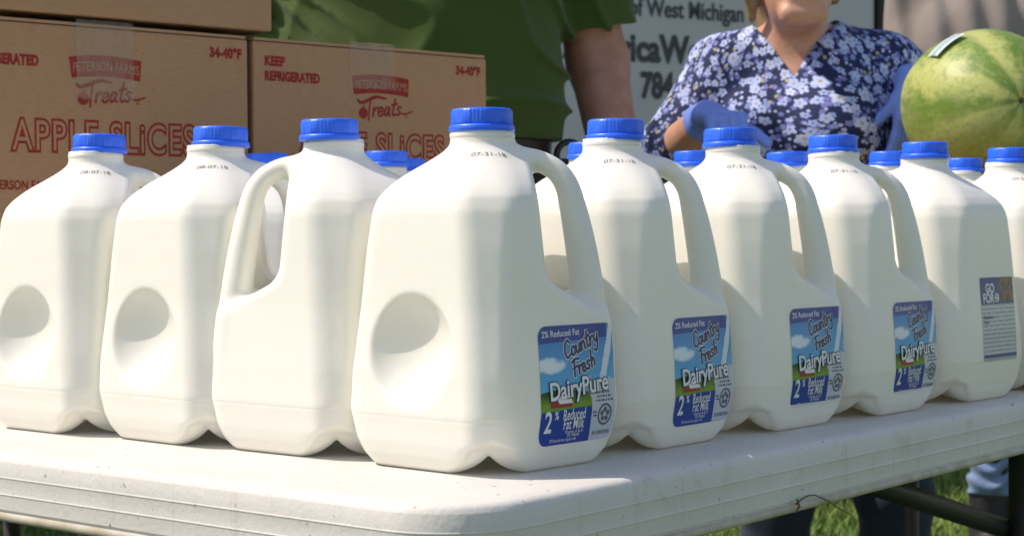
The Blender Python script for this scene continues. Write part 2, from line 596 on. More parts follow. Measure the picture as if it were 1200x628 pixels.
def smooth_line(pts, sub=6):
    P = np.array(pts, float)
    if len(P) < 3: return P
    E = np.vstack([2 * P[0] - P[1], P, 2 * P[-1] - P[-2]]); out = []
    for i in range(1, len(E) - 2):
        for t in np.linspace(0, 1, sub, endpoint=False):
            a, b_, c_, d_ = E[i - 1:i + 3]
            out.append(0.5 * ((2 * b_) + (-a + c_) * t + (2 * a - 5 * b_ + 4 * c_ - d_) * t * t + (-a + 3 * b_ - 3 * c_ + d_) * t ** 3))
    out.append(P[-1])
    return np.array(out)


def ribbon(pts, wd, sub=6, h0=0.0, taper=False):
    L = smooth_line(pts, sub); n = len(L)
    t = np.gradient(L, axis=0); t /= np.maximum(np.linalg.norm(t, axis=1), 1e-9)[:, None]
    L = L.copy(); L[0] -= t[0] * wd * 0.3; L[-1] += t[-1] * wd * 0.3
    nr = np.stack([-t[:, 1], t[:, 0]], 1)
    ww = np.full(n, wd / 2)
    if taper: ww *= 0.45 + 0.55 * np.sin(np.linspace(0.25, PI - 0.25, n))
    V = np.concatenate([L + nr * ww[:, None], L - nr * ww[:, None]])
    F = [(n + i, n + i + 1, i + 1, i) for i in range(n - 1)]
    hh = h0 + np.linspace(0, 4e-5, n)
    return V, F, np.concatenate([hh, hh])


SCRIPT = {
    'C': ([[(.55, .82), (.4, 1), (.15, .85), (.04, .4), (.2, .04), (.55, .16)]], .58),
    'o': ([[(.3, .5), (.12, .45), (.05, .2), (.2, .02), (.38, .15), (.38, .4), (.25, .5)]], .46),
    'u': ([[(.05, .5), (.05, .15), (.18, .02), (.33, .2), (.38, .5)], [(.38, .5), (.36, .1), (.46, .02)]], .5),
    'n': ([[(.05, .5), (.05, .02)], [(.06, .25), (.22, .5), (.36, .38), (.36, .08), (.45, .02)]], .5),
    't': ([[(.18, .95), (.12, .2), (.2, .02), (.33, .08)], [(-.02, .58), (.36, .66)]], .36),
    'r': ([[(.05, .5), (.06, .02)], [(.07, .25), (.2, .48), (.34, .46)]], .38),
    'y': ([[(.05, .5), (.1, .2), (.22, .1), (.36, .3)], [(.4, .5), (.32, -.15), (.12, -.42), (-.05, -.3)]], .46),
    'F': ([[(.22, .95), (.12, .02)], [(.0, .88), (.3, .97), (.62, .92)], [(.08, .5), (.44, .54)]], .5),
    'e': ([[(.02, .24), (.25, .28), (.27, .44), (.12, .5), (.02, .28), (.08, .05), (.22, .02), (.36, .14)]], .42),
    's': ([[(.32, .43), (.18, .5), (.08, .38), (.24, .2), (.18, .03), (.0, .08)]], .4),
    'a': ([[(.32, .42), (.16, .5), (.03, .28), (.08, .05), (.22, .1), (.33, .44)], [(.34, .45), (.32, .1), (.42, .02)]], .46),
    'h': ([[(.14, 1), (.06, .02)], [(.08, .25), (.25, .5), (.36, .35), (.35, .02)]], .46),
}


def script2d(s, size, wd, slant=0.15):
    V, F, Hh = [], [], []; x = 0; off = 0; k = 0
    for ch in s:
        strokes, adv = SCRIPT[ch]
        for st in strokes:
            pts = [((px + x + slant * py) * size, py * size) for px, py in st]
            v, f, h = ribbon(pts, wd, 5, (k % 4) * 5e-5)
            V.append(v); Hh.append(h); F += [tuple(i + off for i in q) for q in f]; off += len(v); k += 1
        x += adv
    return np.concatenate(V), F, np.concatenate(Hh)


class Art:
    """collects flat lettering pieces: (verts2d, faces, heights) with a material index"""
    def __init__(s): s.V, s.F, s.H, s.M, s.n = [], [], [], [], 0
    def add(s, vfh, at=(0, 0), rot=0.0, mat=0, h=0.0):
        v, f, hh = vfh
        if len(v) == 0: return
        c_, s_ = math.cos(rot), math.sin(rot)
        v = np.stack([v[:, 0] * c_ - v[:, 1] * s_ + at[0], v[:, 0] * s_ + v[:, 1] * c_ + at[1]], 1)
        s.V.append(v); s.H.append(np.asarray(hh) + h); s.F += [tuple(i + s.n for i in q) for q in f]
        s.M += [mat] * len(f); s.n += len(v)
    def poly(s, pts, mat=0, h=0.0):
        s.add((np.array(pts, float), [tuple(range(len(pts)))], np.zeros(len(pts))), mat=mat, h=h)
    def get(s): return np.concatenate(s.V), s.F, np.concatenate(s.H), s.M


def disc(c, r, n=24, r_in=0.0):
    a = np.linspace(0, 2 * PI, n, endpoint=False)
    o = np.stack([c[0] + r * np.cos(a), c[1] + r * np.sin(a)], 1)
    if r_in == 0: return o, [tuple(range(n))], np.zeros(n)
    i = np.stack([c[0] + r_in * np.cos(a), c[1] + r_in * np.sin(a)], 1)
    return np.concatenate([o, i]), [(k, (k + 1) % n, n + (k + 1) % n, n + k) for k in range(n)], np.zeros(2 * n)


def sheet_grid(wd, ht, rc, nu=34, nv=40):
    vs = np.concatenate([rc * (1 - np.cos(np.linspace(0, PI / 2, 6))), np.linspace(rc, ht - rc, nv)[1:-1], ht - rc * (1 - np.cos(np.linspace(PI / 2, 0, 6)))])
    V = []
    for v in vs:
        q = max(rc - v, v - (ht - rc), 0)
        ins = rc - math.sqrt(max(rc * rc - q * q, 0))
        for u in np.linspace(ins, wd - ins, nu): V.append((u, v))
    F = [(j * nu + i, j * nu + i + 1, (j + 1) * nu + i + 1, (j + 1) * nu + i) for j in range(len(vs) - 1) for i in range(nu - 1)]
    return np.array(V), F


def build_jug(kind):
    """kind: 'front' carries the picture label, 'back' the nutrition label; handle along local +x"""
    root = empty('milk_jug', (0, 0, 0))
    global JUG_ME
    if 'JUG_ME' not in globals():
        Vt, F = surface_nets(jug_sdf, (-.100, -.100, -.006), (.104, .100, .242), 0.0017)
        o = mesh_obj('body', Vt, F, M_MILK, root, smooth=True); JUG_ME = o.data
    else:
        link(bpy.data.objects.new('body', JUG_ME), root)
    # cap, with its tamper ring as a sub-part
    n = 144
    prof = [(.0208, .2395, 0), (.0216, .2400, 0), (.0219, .2412, 1), (.0218, .2490, 1), (.0214, .2506, 0), (.0205, .2514, 0), (.0150, .2516, 0), (.0001, .2516, 0)]
    V = []
    for r_, z_, kn in prof:
        for k in range(n):
            q = 2 * PI * k / n
            rr = r_ + (0.00022 * (1 if k % 3 else -1) + 0.00022 * (1 if math.sin(q * 10) > 0 else -1) if kn else 0)
            V.append((rr * math.cos(q), rr * math.sin(q), z_))
    F = [(j * n + k, j * n + (k + 1) % n, (j + 1) * n + (k + 1) % n, (j + 1) * n + k) for j in range(len(prof) - 1) for k in range(n)]
    cap = mesh_obj('cap', V, F, M_CAP, root, smooth=True)
    prof = [(.0200, .2352), (.0231, .2352), (.0236, .2358), (.0235, .2385), (.0230, .2396), (.0222, .2400), (.0205, .2401)]
    V = [(r_ * math.cos(2 * PI * k / 72), r_ * math.sin(2 * PI * k / 72), z_) for r_, z_ in prof for k in range(72)]
    F = [(j * 72 + k, j * 72 + (k + 1) % 72, (j + 1) * 72 + (k + 1) % 72, (j + 1) * 72 + k) for j in range(len(prof) - 1) for k in range(72)]
    mesh_obj('tamper_ring', V, F, M_CAP, cap, smooth=True)
    # raised bead of the neck
    prof = [(.0215, .2295), (.0228, .2302), (.0233, .2318), (.0233, .2336), (.0226, .2349), (.0215, .2350)]
    V = [(r_ * math.cos(2 * PI * k / 72), r_ * math.sin(2 * PI * k / 72), z_) for r_, z_ in prof for k in range(72)]
    mesh_obj('neck_bead', V, F[:5 * 72], M_MILK, root, smooth=True)
    if kind == 'front':
        fa, s0, z0, W_, H_ = R(-45), -0.0255, 0.0175, 0.0815, 0.0815
        uv, F = sheet_grid(W_, H_, 0.008)
        lab = mesh_obj('label', wrap_face(uv, s0, z0, fa, 0.0003), F, M_LABEL, root, smooth=True, uvs=uv / (W_, H_))
        A = Art(); me_ = 0.0022; s = W_
        white, navy, red, grey = 0, 1, 2, 3
        A.add(text2d('2% Reduced Fat', .0062, .01, maxedge=me_), (.045 * s, .905 * s), R(1), white, 1e-4)
        for wd, mt, hh in ((.0032, white, 1e-4), (.0018, navy, 4e-4)):
            A.add(script2d('Country', .0118, wd), (.335 * s, .71 * s), R(17), mt, hh)
            A.add(script2d('Fresh', .0118, wd), (.43 * s, .555 * s), R(17), mt, hh)
        for bold, mt, hh in ((.058, navy, 7e-4), (.022, white, 9e-4)):
            A.add(text2d('DairyPure', .0174, bold, 0, .89, 'CENTER', 1.0, me_), (.495 * s, .405 * s), R(4), mt, hh)
        A.add(text2d('2', .0205, .02, 0, .78, maxedge=me_), (.05 * s, .115 * s), 0, white, 2e-4)
        A.add(text2d('%', .0078, .02, 0, .80, maxedge=me_), (.175 * s, .22 * s), 0, white, 2e-4)
        A.add(text2d('Reduced', .0105, .012, 0, .66, maxedge=me_), (.285 * s, .205 * s), 0, white, 2e-4)
        A.add(text2d('Fat Milk', .0105, .012, 0, .66, maxedge=me_), (.300 * s, .125 * s), 0, white, 2e-4)
        A.add(text2d('Vitamin A & D', .0033, 0, maxedge=me_), (.33 * s, .088 * s), 0, white, 2e-4)
        A.add(text2d('2% Milkfat', .0033, 0, maxedge=me_), (.36 * s, .058 * s), 0, white, 2e-4)
        A.add(text2d('37% less fat than regular milk', .0031, 0, 0, .78, maxedge=me_), (.14 * s, .026 * s), 0, white, 2e-4)
        for k, (x0, x1) in enumerate(((.72, .90), (.74, .93), (.72, .95))):      # small print
            x = x0
            while x < x1:
                l = random.uniform(.015, .05)
                A.poly([((x) * s, (.40 - .035 * k) * s), (min(x + l, x1) * s, (.40 - .035 * k) * s), (min(x + l, x1) * s, (.418 - .035 * k) * s), (x * s, (.418 - .035 * k) * s)], grey, 1e-4)
                x += l + .012
        for x0, y0 in ((.68, .235), (.69, .205)):
            A.poly([(x0 * s, y0 * s), ((x0 + .05) * s, y0 * s), ((x0 + .05) * s, (y0 + .016) * s), (x0 * s, (y0 + .016) * s)], grey, 1e-4)
        cx, cy = .845 * s, .215 * s
        A.add(disc((cx, cy), .0078, 28, .0062), mat=grey, h=1e-4)
        for k in range(5):
            q = PI / 2 + k * 2 * PI / 5
            A.add(disc((cx + .0034 * math.cos(q), cy + .0034 * math.sin(q)), .0019, 10), mat=grey, h=1e-4)
        x = .70
        while x < .93:
            l = random.uniform(.006, .016)
            A.poly([(x * s, .045 * s), ((x + l) * s, .045 * s), ((x + l) * s, .08 * s), (x * s, .08 * s)], grey, 1e-4)
            x += l + random.uniform(.006, .012)
        # barn printed on the field
        A.poly([(.12 * s, .315 * s), (.24 * s, .315 * s), (.24 * s, .37 * s), (.18 * s, .41 * s), (.12 * s, .37 * s)], red, 1e-4)
        A.poly([(.24 * s, .315 * s), (.40 * s, .315 * s), (.40 * s, .345 * s), (.24 * s, .345 * s)], red, 1.2e-4)
        A.poly([(.235 * s, .345 * s), (.41 * s, .345 * s), (.38 * s, .395 * s), (.185 * s, .41 * s)], white, 2e-4)
        v2, F, hh, mi = A.get()
        mesh_obj('lettering', wrap_face(v2, s0, z0, fa, hh + 0.0003), F, [M_PWHITE, M_PNAVY, M_PRED, M_PGREY], lab, fmat=mi)
    elif kind == 'back':
        fa, s0, z0, W_, H_ = R(135), -0.0255, 0.0385, 0.068, 0.080
        uv, F = sheet_grid(W_, H_, 0.002)
        lab = mesh_obj('label', wrap_face(uv, s0, z0, fa, 0.0003), F, M_NUTRI, root, smooth=True, uvs=uv / (W_, H_))
        A = Art(); me_ = .0022
        A.add(text2d('GO', .0125, .03, 0, .95, maxedge=me_), (.010, .0655), 0, 0, 1e-4)
        A.add(text2d('FOR', .0125, .03, 0, .95, maxedge=me_), (.004, .0560), 0, 0, 1e-4)
        A.add(disc((.0325, .0603), .0045, 24), mat=0, h=1e-4)
        A.add(text2d('2', .0085, .02, maxedge=me_), (.0298, .0574), 0, 1, 2.5e-4)
        A.add(text2d('Nutrition', .0048, .02, maxedge=me_), (.003, .0405), 0, 1, 1e-4)
        A.add(text2d('Facts', .0048, .02, maxedge=me_), (.003, .0360), 0, 1, 1e-4)
        v2, F, hh, mi = A.get()
        mesh_obj('lettering', wrap_face(v2, s0, z0, fa, hh + 0.0003), F, [M_PWHITE, M_PNAVY], lab, fmat=mi)
    return root


def add_date(root, text):
    V, F, hh = text2d(text, .0060, .0, 0, 1.15, maxedge=.0018)
    # a faint smudged block before the digits
    rho0, a0 = .0352, R(-108)
    ang = a0 + V[:, 0] / .033; rho = rho0 - V[:, 1]
    P = np.stack([rho * np.cos(ang), rho * np.sin(ang), np.full(len(V), .30)], 1)
    D = np.zeros_like(P); D[:, 2] = -1
    for _ in range(80):
        P = P + D * (jug_sdf(P) * 0.7)[:, None]
    _, g = sdf_grad(jug_sdf, P, 0.0008); g /= np.linalg.norm(g, axis=1)[:, None]
    return mesh_obj('date_code', P + g * 0.0002, F, M_INK, root)


TABLE_Z = 0.74
J_PROTO = {'front': build_jug('front'), 'back': build_jug('back')}
D_PROTO = {}
for dt in ('07-31-18', '08-07-18'):
    d = add_date(None, dt); D_PROTO[dt] = d.data; COL.objects.unlink(d); bpy.data.objects.remove(d)

JUGS = [
    # x, y, rotation (deg), kind, date, label
    (-0.0205, 1.224, 4, 'front', '07-31-18', 'milk jug at the near table corner, round dent facing left and picture label facing right'),
    (0.0790, 1.345, 4, 'front', '07-31-18', 'milk jug directly behind the right shoulder of the corner jug, second in the right row'),
    (0.1887, 1.462, 4, 'front', '07-31-18', 'milk jug third in the right row, standing in front of the floral blouse'),
    (0.2960, 1.576, 4, 'front', '07-31-18', 'milk jug fourth in the right row, handle beside the nutrition-label jug'),
    (0.4086, 1.697, 183, 'back', '07-31-18', 'milk jug showing a nutrition label on its right face, standing before the watermelon'),
    (0.5270, 1.823, 4, 'front', '07-31-18', 'milk jug at the far end of the right row, cut by the right frame edge'),
    (-0.1365, 1.3225, 187, 'back', '07-31-18', 'plain milk jug with its open handle pointing left, beside the corner jug'),
    (-0.2407, 1.3985, 4, 'front', '08-07-18', 'milk jug with a round dent between the left-handled jug and the leftmost jug'),
    (-0.3590, 1.484, 4, 'front', '08-07-18', 'leftmost milk jug, dented face partly cut by the left frame edge'),
    # second ranks: mostly caps show
    (-0.2570, 1.830, 6, 'front', '08-07-18', 'milk jug whose cap shows right of the second dented jug, against the cardboard'),
    (-0.1325, 1.800, 2, 'front', '08-07-18', 'milk jug whose cap shows between the left-handled jug and the corner jug'),
    (-0.1200, 1.965, 5, 'front', '08-07-18', 'milk jug peeping right behind the cap before the right carton, hardly visible'),
    (0.0790, 1.660, 4, 'front', '07-31-18', 'milk jug hidden behind the second jug of the right row, seen through handles'),
    (0.1990, 1.840, 4, 'front', '07-31-18', 'milk jug whose cap shows left of the middle cap, under the woman\'s pointing glove'),
    (0.3060, 1.875, 5, 'front', '07-31-18', 'milk jug whose cap shows below the floral blouse, left of the fourth cap'),
    (0.4130, 1.885, 3, 'front', '07-31-18', 'milk jug whose cap shows left of the cap before the watermelon'),
    (0.5400, 2.060, 4, 'front', '07-31-18', 'smallest milk jug cap just under the watermelon, rearmost of the jugs'),
]
first = {'front': True, 'back': True}
for x, y, rz, kind, dt, lb in JUGS:
    if first[kind]:
        r_ = J_PROTO[kind]; first[kind] = False
    else:
        src = J_PROTO[kind]; r_ = src.copy(); COL.objects.link(r_)
        for ch in list(src.children):
            if ch.name.startswith('date_code'): continue
            copy_tree(ch, r_)
    r_.location = (x, y, TABLE_Z); r_.rotation_euler = (0, 0, R(rz))
    link(bpy.data.objects.new('date_code', D_PROTO[dt]), r_).rotation_euler = (0, 0, R(random.uniform(-5, 5)))
    r_.rotation_euler.z += R(random.uniform(-1.6, 1.6))
    for ch in r_.children:
        if ch.name.startswith('cap'): ch.rotation_euler = (R(random.uniform(-.9, .9)), R(random.uniform(-.9, .9)), random.uniform(0, 6))
        if ch.name.startswith('label'): ch.location.z += random.uniform(-.0012, .0012)
    tag(r_, lb, 'milk jug', 'gallon milk jugs lined up on the folding table')

# ------------------------------------------------------------------ folding tables
TU, TV = Vector((math.sin(R(39)), math.cos(R(39)), 0)), Vector((-math.cos(R(39)), math.sin(R(39)), 0))
T0 = Vector((-0.0310, 1.0010, 0))
def tab(u, v, z=0.0):
    p = T0 + TU * u + TV * v
    return Vector((p.x, p.y, z))


def table(u0, v0, lu, lv, label, brace_at):
    c = tab(u0, v0, TABLE_Z)
    root = empty('folding_table', c, PI / 2 - R(39))
    # tabletop local frame: x along u, y along v ; origin at the corner, z = 0 on top
    prof = [(.016, 0.0), (.0065, -.0004), (.0036, -.0014), (.0016, -.0032), (.0007, -.0056), (.0004, -.0062), (.0003, -.0164), (.0002, -.0170), (.0000, -.0173), (-.0001, -.0177), (.0000, -.0181), (.0002, -.0184), (.0003, -.0190),
            (.0001, -.0290), (.0000, -.0296), (-.0002, -.0299), (-.0003, -.0303), (-.0002, -.0307), (.0000, -.0310), (.0001, -.0316), (-.0003, -.0412), (-.0003, -.0418), (.0012, -.0428), (.0012, -.0436), (-.0012, -.0443), (-.0014, -.0485), (.0004, -.0505), (.006, -.0510), (.012, -.0500), (.013, -.040)]
    rc, ns = .062, 14
    loops = []
    for ins, z in prof:
        rr = max(rc - ins, .004); pts = []
        for (cx, cy, a0) in ((lu - rc, lv - rc, 0), (rc, lv - rc, PI / 2), (rc, rc, PI), (lu - rc, rc, 3 * PI / 2)):
            for k in range(ns + 1):
                a = a0 + PI / 2 * k / ns
                pts.append((cx + rr * math.cos(a), cy + rr * math.sin(a), z))
        loops.append(pts)
    m = len(loops[0]); V = [p for l in loops for p in l]
    F, fm = [], []
    for j in range(len(loops) - 1):
        for k in range(m):
            F.append((j * m + (k + 1) % m, j * m + k, (j + 1) * m + k, (j + 1) * m + (k + 1) % m)); fm.append(1 if j >= 23 else 0)
    F.append(tuple(range(m))); fm.append(0)
    V += [(x, y, -.040) for x, y, _ in loops[-1]]; F.append(tuple(len(V) - 1 - k for k in range(m))); fm.append(0)
    top = mesh_obj('tabletop', V, F, [M_TABLE, M_RIM], root, smooth=True, fmat=fm)
    for u in brace_at:
        for v in (.11, lv - .11):
            V, F = tube([(u, v, -.041), (u, v, -TABLE_Z + .012)], .0125, 14)
            lg = mesh_obj('leg', V, F, M_STEEL, root, smooth=True)
            V, F = tube([(u, v, -TABLE_Z + .03), (u, v, -TABLE_Z)], .0155, 12)
            mesh_obj('foot_cap', V, F, M_STEEL, lg, smooth=True)
            sgn = -1 if u > lu / 2 or u > 0.8 else 1
            V, F = tube([(u, v + .018, -.170), (u + (sgn * .46 if sgn < 0 else .18), v + .018, -.045)], .0115, 12)
            mesh_obj('brace', V, F, M_STEEL, root, smooth=True)
        V, F = tube([(u, .11, -.63), (u, lv - .11, -.63)], .010, 10)
        mesh_obj('crossbar', V, F, M_STEEL, root, smooth=True)
    tag(root, label, 'folding table')
    return root


table(0, 0, 2.44, .762, 'scuffed white plastic folding table carrying the milk jugs, dark steel legs', (.30, 1.085, 1.93))
table(-.87, .775, 1.83, .762, 'white folding table behind the milk jugs carrying the apple slice cartons', (-.0 + .28, 1.55))

# dry grass stalk stuck to the table's edge
pts = [tab(.385, -.0035, .6965), tab(.392, -.005, .700), tab(.40, -.006, .7015), tab(.412, -.005, .7005), tab(.43, -.006, .694), tab(.45, -.008, .684), tab(.46, -.012, .679)]
V, F = tube(pts, [.0008, .0007, .0006, .0005, .0006, .0005, .0003], 6)
V2, F2 = tube([tab(.384, -.005, .701), tab(.386, -.006, .695), tab(.383, -.004, .690)], [.0006, .0012, .0005], 6)
tag(mesh_obj('grass_stalk', V + V2, F + [tuple(i + len(V) for i in f) for f in F2], plain('dry_grass', (.16, .11, .05), .8)),
    'thin dry grass stalk stuck to the lower rim of the white table', 'grass stalk')

# ------------------------------------------------------------------ cardboard cartons
BW = Vector((math.sin(R(50)), math.cos(R(50)), 0)); BN = Vector((math.cos(R(50)), -math.sin(R(50)), 0))
B0 = Vector((-0.301, 2.0, 0))
BANG = math.atan2(BW.y, BW.x)
BOXW, BOXD, BOXH = .350, .25, .392


def carton(a0, z0, wd, ht, label, text=True, dep=BOXD):
    p = B0 + BW * a0
    root = empty('cardboard_carton', (p.x, p.y, z0), BANG)     # local x along the face, -y outward, z up
    bm = bmesh.new()
    box_bm(bm, (wd / 2, dep / 2, ht / 2), (wd, dep, ht), .0025)
    bm_obj('carton_body', bm, M_KRAFT, root, smooth=False)
    # two top flaps lying closed, meeting over a narrow slot
    for s in (0, 1):
        bm = bmesh.new()
        rot = Matrix.Rotation(R(-1.2 if s else 1.4), 3, 'X')
        box_bm(bm, (wd / 2, dep * (.25 + .5 * s), ht + .004), (wd - .004, dep * .495, .0035), .0008, rot)
        bm_obj('flap', bm, M_KRAFT, root)
    # tape over the front edge of the seam
    cx = wd * (.5 if text else .45)
    nseg = 14; V, F = [], []
    prof = [(-.0006, ht - (.078 if a0 < 0 else .048)), (-.0008, ht - .035), (-.0010, ht - .018), (-.0012, ht - .004), (-.0005, ht + .0075), (.004, ht + .0086), (.05, ht + .0096), (dep * .5, ht + .0100)]
    for j, (y, z) in enumerate(prof):
        for i in range(nseg + 1):
            x = cx - .040 + .068 * i / nseg
            V.append((x + .0012 * math.sin(3.1 * j), y - .0007 * abs(math.sin(i * 1.9 + j)), z + (.0012 * math.sin(i * 2.3) if j == 0 else 0)))
    F = [(j * (nseg + 1) + i, j * (nseg + 1) + i + 1, (j + 1) * (nseg + 1) + i + 1, (j + 1) * (nseg + 1) + i) for j in range(len(prof) - 1) for i in range(nseg)]
    mesh_obj('packing_tape', V, F, M_TAPE, root, smooth=True)
    if text:
        A = Art(); t = ht
        A.add(text2d('KEEP', .0150, .065, 0, .82, space=1.06), (.015, t - .0275), 0, 0)
        A.add(text2d('REFRIGERATED', .0150, .065, 0, .72, space=1.06), (.015, t - .0450), 0, 0)
        A.add(text2d('34-40°F', .0150, .065, 0, .82 if a0 < 0 else .78, space=1.06), (.2995, t - .0225), 0, 0)
        B_ = A; A = Art(); sh_ = -.0135 if a0 < 0 else -.0015       # the logo, printed a little off register on each carton
        # banner, slightly arched, with reversed-out words
        xs = np.linspace(.141, .227, 17); arch = .0035 * (1 - ((xs - .184) / .043) ** 2)
        top = np.stack([xs - .0008, t - .0335 + arch], 1); bot = np.stack([xs + (xs - .184) * -.05, t - .0560 + arch * .9], 1)
        V = np.concatenate([top, bot]); F = [(17 + i, 17 + i + 1, i + 1, i) for i in range(16)]
        A.add((V, F, np.zeros(len(V))), mat=0)
        v, f, hh = text2d('PETERSON FARMS', .0145, .0, 0, .68, 'CENTER')
        v = v + np.array([.184, t - .0500]); v[:, 1] += .0035 * (1 - ((v[:, 0] - .184) / .043) ** 2)
        A.add((v, f, hh), mat=1, h=3e-4)
        # script "Treats." with a swash and an apple
        A.add(ribbon([(.149, t - .0625), (.153, t - .0655), (.163, t - .0625), (.176, t - .0575), (.190, t - .0590)], .0042, 8, 0, True), mat=0, h=5e-4)
        A.add(ribbon([(.1675, t - .062), (.1655, t - .075), (.1645, t - .0865)], .0022), mat=0, h=1e-4)
        A.add(disc((.1565, t - .0780), .0068, 22), mat=0)
        A.add(ribbon([(.156, t - .0712), (.1585, t - .0690)], .0014), mat=0, h=1e-4)
        A.add(script2d('reats', .0222, .0025, .25), (.1695, t - .0820), R(4), 0, 2e-4)
        A.add(ribbon([(.212, t - .0755), (.220, t - .0768), (.2305, t - .0735)], .0024, 6, 0, True), mat=0, h=5e-4)
        A.add(disc((.2215, t - .0805), .0014, 10), mat=0)
        v_, f_, h_, m_ = A.get(); logo = Art(); logo.V, logo.F, logo.H, logo.M = [v_ + np.array([sh_, 0])], f_, [h_], m_
        A = B_
        for mt in (0, 1):
            A.add((v_ + np.array([sh_, 0]), [q for q, mm in zip(f_, m_) if mm == mt], h_), mat=mt)
        # hollow letters
        for bold, mt, hh in ((.060, 0, 0.0), (-.004, 1, 3e-4)):
            A.add(text2d('APPLE SLiCES', .0465, bold, 0, .72, 'CENTER', 1.13), (.1705, t - .1350), 0, mt, hh)
        A.add(text2d('PACKED BY:', .0125, .03, 0, .80, 'CENTER'), (.172, t - .1600), 0, 0)
        A.add(text2d('PETERSON FARMS', .0135, .03, 0, .76), (.030, t - .1770), 0, 0)
        v2, F, hh, mi = A.get()
        V3 = np.stack([v2[:, 0], -0.0003 - hh, v2[:, 1]], 1)
        mesh_obj('lettering', V3, F, [M_RED, M_KRAFT], root, fmat=mi)
    tag(root, label, 'cardboard box', 'cartons of apple slices stacked behind the jugs')
    return root


carton(-BOXW - .0055, TABLE_Z, BOXW, BOXH, 'brown carton printed APPLE SLICES in red, standing left of the other printed carton')
carton(.002, TABLE_Z, BOXW, BOXH, 'brown carton printed KEEP REFRIGERATED with a taped top, in front of the green shirt')
carton(-BOXW + .028, TABLE_Z + BOXH + .012, BOXW, .22, 'upper carton lying on top of the left printed carton, its face blank', False)

# box under the melon, and the melon
M_MC = Vector((.757, 2.76, 0))
bm = bmesh.new(); box_bm(bm, (0, 0, .1235), (.36, .27, .247), .003)
r_ = empty('cardboard_carton', (M_MC.x + .01, M_MC.y + .02, TABLE_Z), PI / 2 - R(39))
bm_obj('carton_body', bm, plain('pale_cardboard', (.50, .33, .20), .85, .08, 60), r_)
bm = bmesh.new()
box_bm(bm, (0, .068, .2495), (.355, .130, .004), .0006); bm_obj('flap', bm, M_KRAFT, r_)
bm = bmesh.new()
box_bm(bm, (0, -.068, .2495), (.355, .130, .004), .0006); bm_obj('flap', bm, M_KRAFT, r_)
tag(r_, 'plain pale cardboard box under the watermelon, mostly hidden by milk jugs', 'cardboard box')

b = NB('watermelon_rind', 0.48)
co = b.coord()
sx = b.n('ShaderNodeSeparateXYZ'); b.set(sx.inputs[0], co)
polar = b.math('MAXIMUM', .004, b.math('SQRT', b.math('ADD', b.math('MULTIPLY', sx.outputs[0], sx.outputs[0]), b.math('MULTIPLY', sx.outputs[2], sx.outputs[2]))))
rad = b.n('ShaderNodeCombineXYZ')
for k_, ch_ in ((0, 0), (2, 2)): b.set(rad.inputs[k_], b.math('MULTIPLY', b.math('DIVIDE', sx.outputs[ch_], polar), .16))
b.set(rad.inputs[1], b.math('MULTIPLY', sx.outputs[1], .45))
ns = b.noise(rad.outputs[0], 10, 6, 0.7); nl = b.noise(co, 30, 6, 0.75); nb_ = b.noise(rad.outputs[0], 6.5, 6, .68)
ang = b.math('ARCTAN2', sx.outputs[2], sx.outputs[0])
st = b.math('SINE', b.math('ADD', b.math('MULTIPLY', ang, 7.0), b.math('MULTIPLY', ns, 9.0)))
c = b.mix(b.step(b.math('ADD', st, b.math('MULTIPLY', b.math('SUBTRACT', nl, 0.5), 7.0)), -0.9, 1.1), (0.42, 0.46, 0.14), (0.11, 0.215, 0.025))
c = b.mix(b.step(b.math('ADD', nb_, b.math('MULTIPLY', b.math('SUBTRACT', nl, .5), .5)), 0.50, 0.66), c, (0.50, 0.47, 0.20))
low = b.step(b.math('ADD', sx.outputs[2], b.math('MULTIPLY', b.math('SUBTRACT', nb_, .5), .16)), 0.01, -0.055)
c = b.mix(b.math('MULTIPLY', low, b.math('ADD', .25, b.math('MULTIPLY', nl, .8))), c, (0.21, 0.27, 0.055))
c = b.mix(b.math('MULTIPLY', b.step(b.noise(co, 120, 3), 0.52, 0.7), .35), c, (.10, .17, .03))
c = b.mix(b.math('LESS_THAN', polar, .0052), c, (.09, .06, .03))
b.base(c); b.bump(ns, .12, .01)
bm = bmesh.new()
bmesh.ops.create_uvsphere(bm, u_segments=72, v_segments=48, radius=1)
for v in bm.verts:
    x, y, z = v.co
    # local y is the long axis, blossom end at -y
    v.co = Vector((x, z, y))
    q = v.co
    dim = .010 * math.exp(-((q.x ** 2 + q.z ** 2) / .006)) * (1 if q.y < 0 else .5)
    lob = 1 + .008 * math.sin(math.atan2(q.z, q.x) * 5 + .6)
    v.co = Vector((q.x * .125 * lob, q.y * (.148 - dim), q.z * .1195 * lob))
bmesh.ops.recalc_face_normals(bm, faces=bm.faces)
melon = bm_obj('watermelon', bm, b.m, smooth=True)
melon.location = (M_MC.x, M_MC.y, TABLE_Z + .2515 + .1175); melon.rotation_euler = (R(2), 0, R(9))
tag(melon, 'large striped green watermelon with yellow patches and a small sticker, above the jugs', 'watermelon')
# sticker bent over the melon's shoulder
b = NB('fruit_sticker', .3)
sx = b.n('ShaderNodeSeparateXYZ'); b.set(sx.inputs[0], b.coord('UV'))
c = b.mix(b.math('LESS_THAN', b.math('ABSOLUTE', b.math('SUBTRACT', sx.outputs[1], .5)), .27), (.75, .80, .82), (.30, .48, .50)); b.base(c)
V, uvs = [], []
for j in range(9):
    for i in range(13):
        th = R(142 - 27 * i / 12); ph = R(-12 + 12 * j / 8)
        V.append((.1275 * math.cos(th) * math.cos(ph), .147 * math.sin(ph) - .02, .1222 * math.sin(th) * math.cos(ph))); uvs.append((i / 12, j / 8))
F = [(j * 13 + i, (j + 1) * 13 + i, (j + 1) * 13 + i + 1, j * 13 + i + 1) for j in range(8) for i in range(12)]
mesh_obj('sticker', V, F, b.m, melon, True, uvs=uvs)

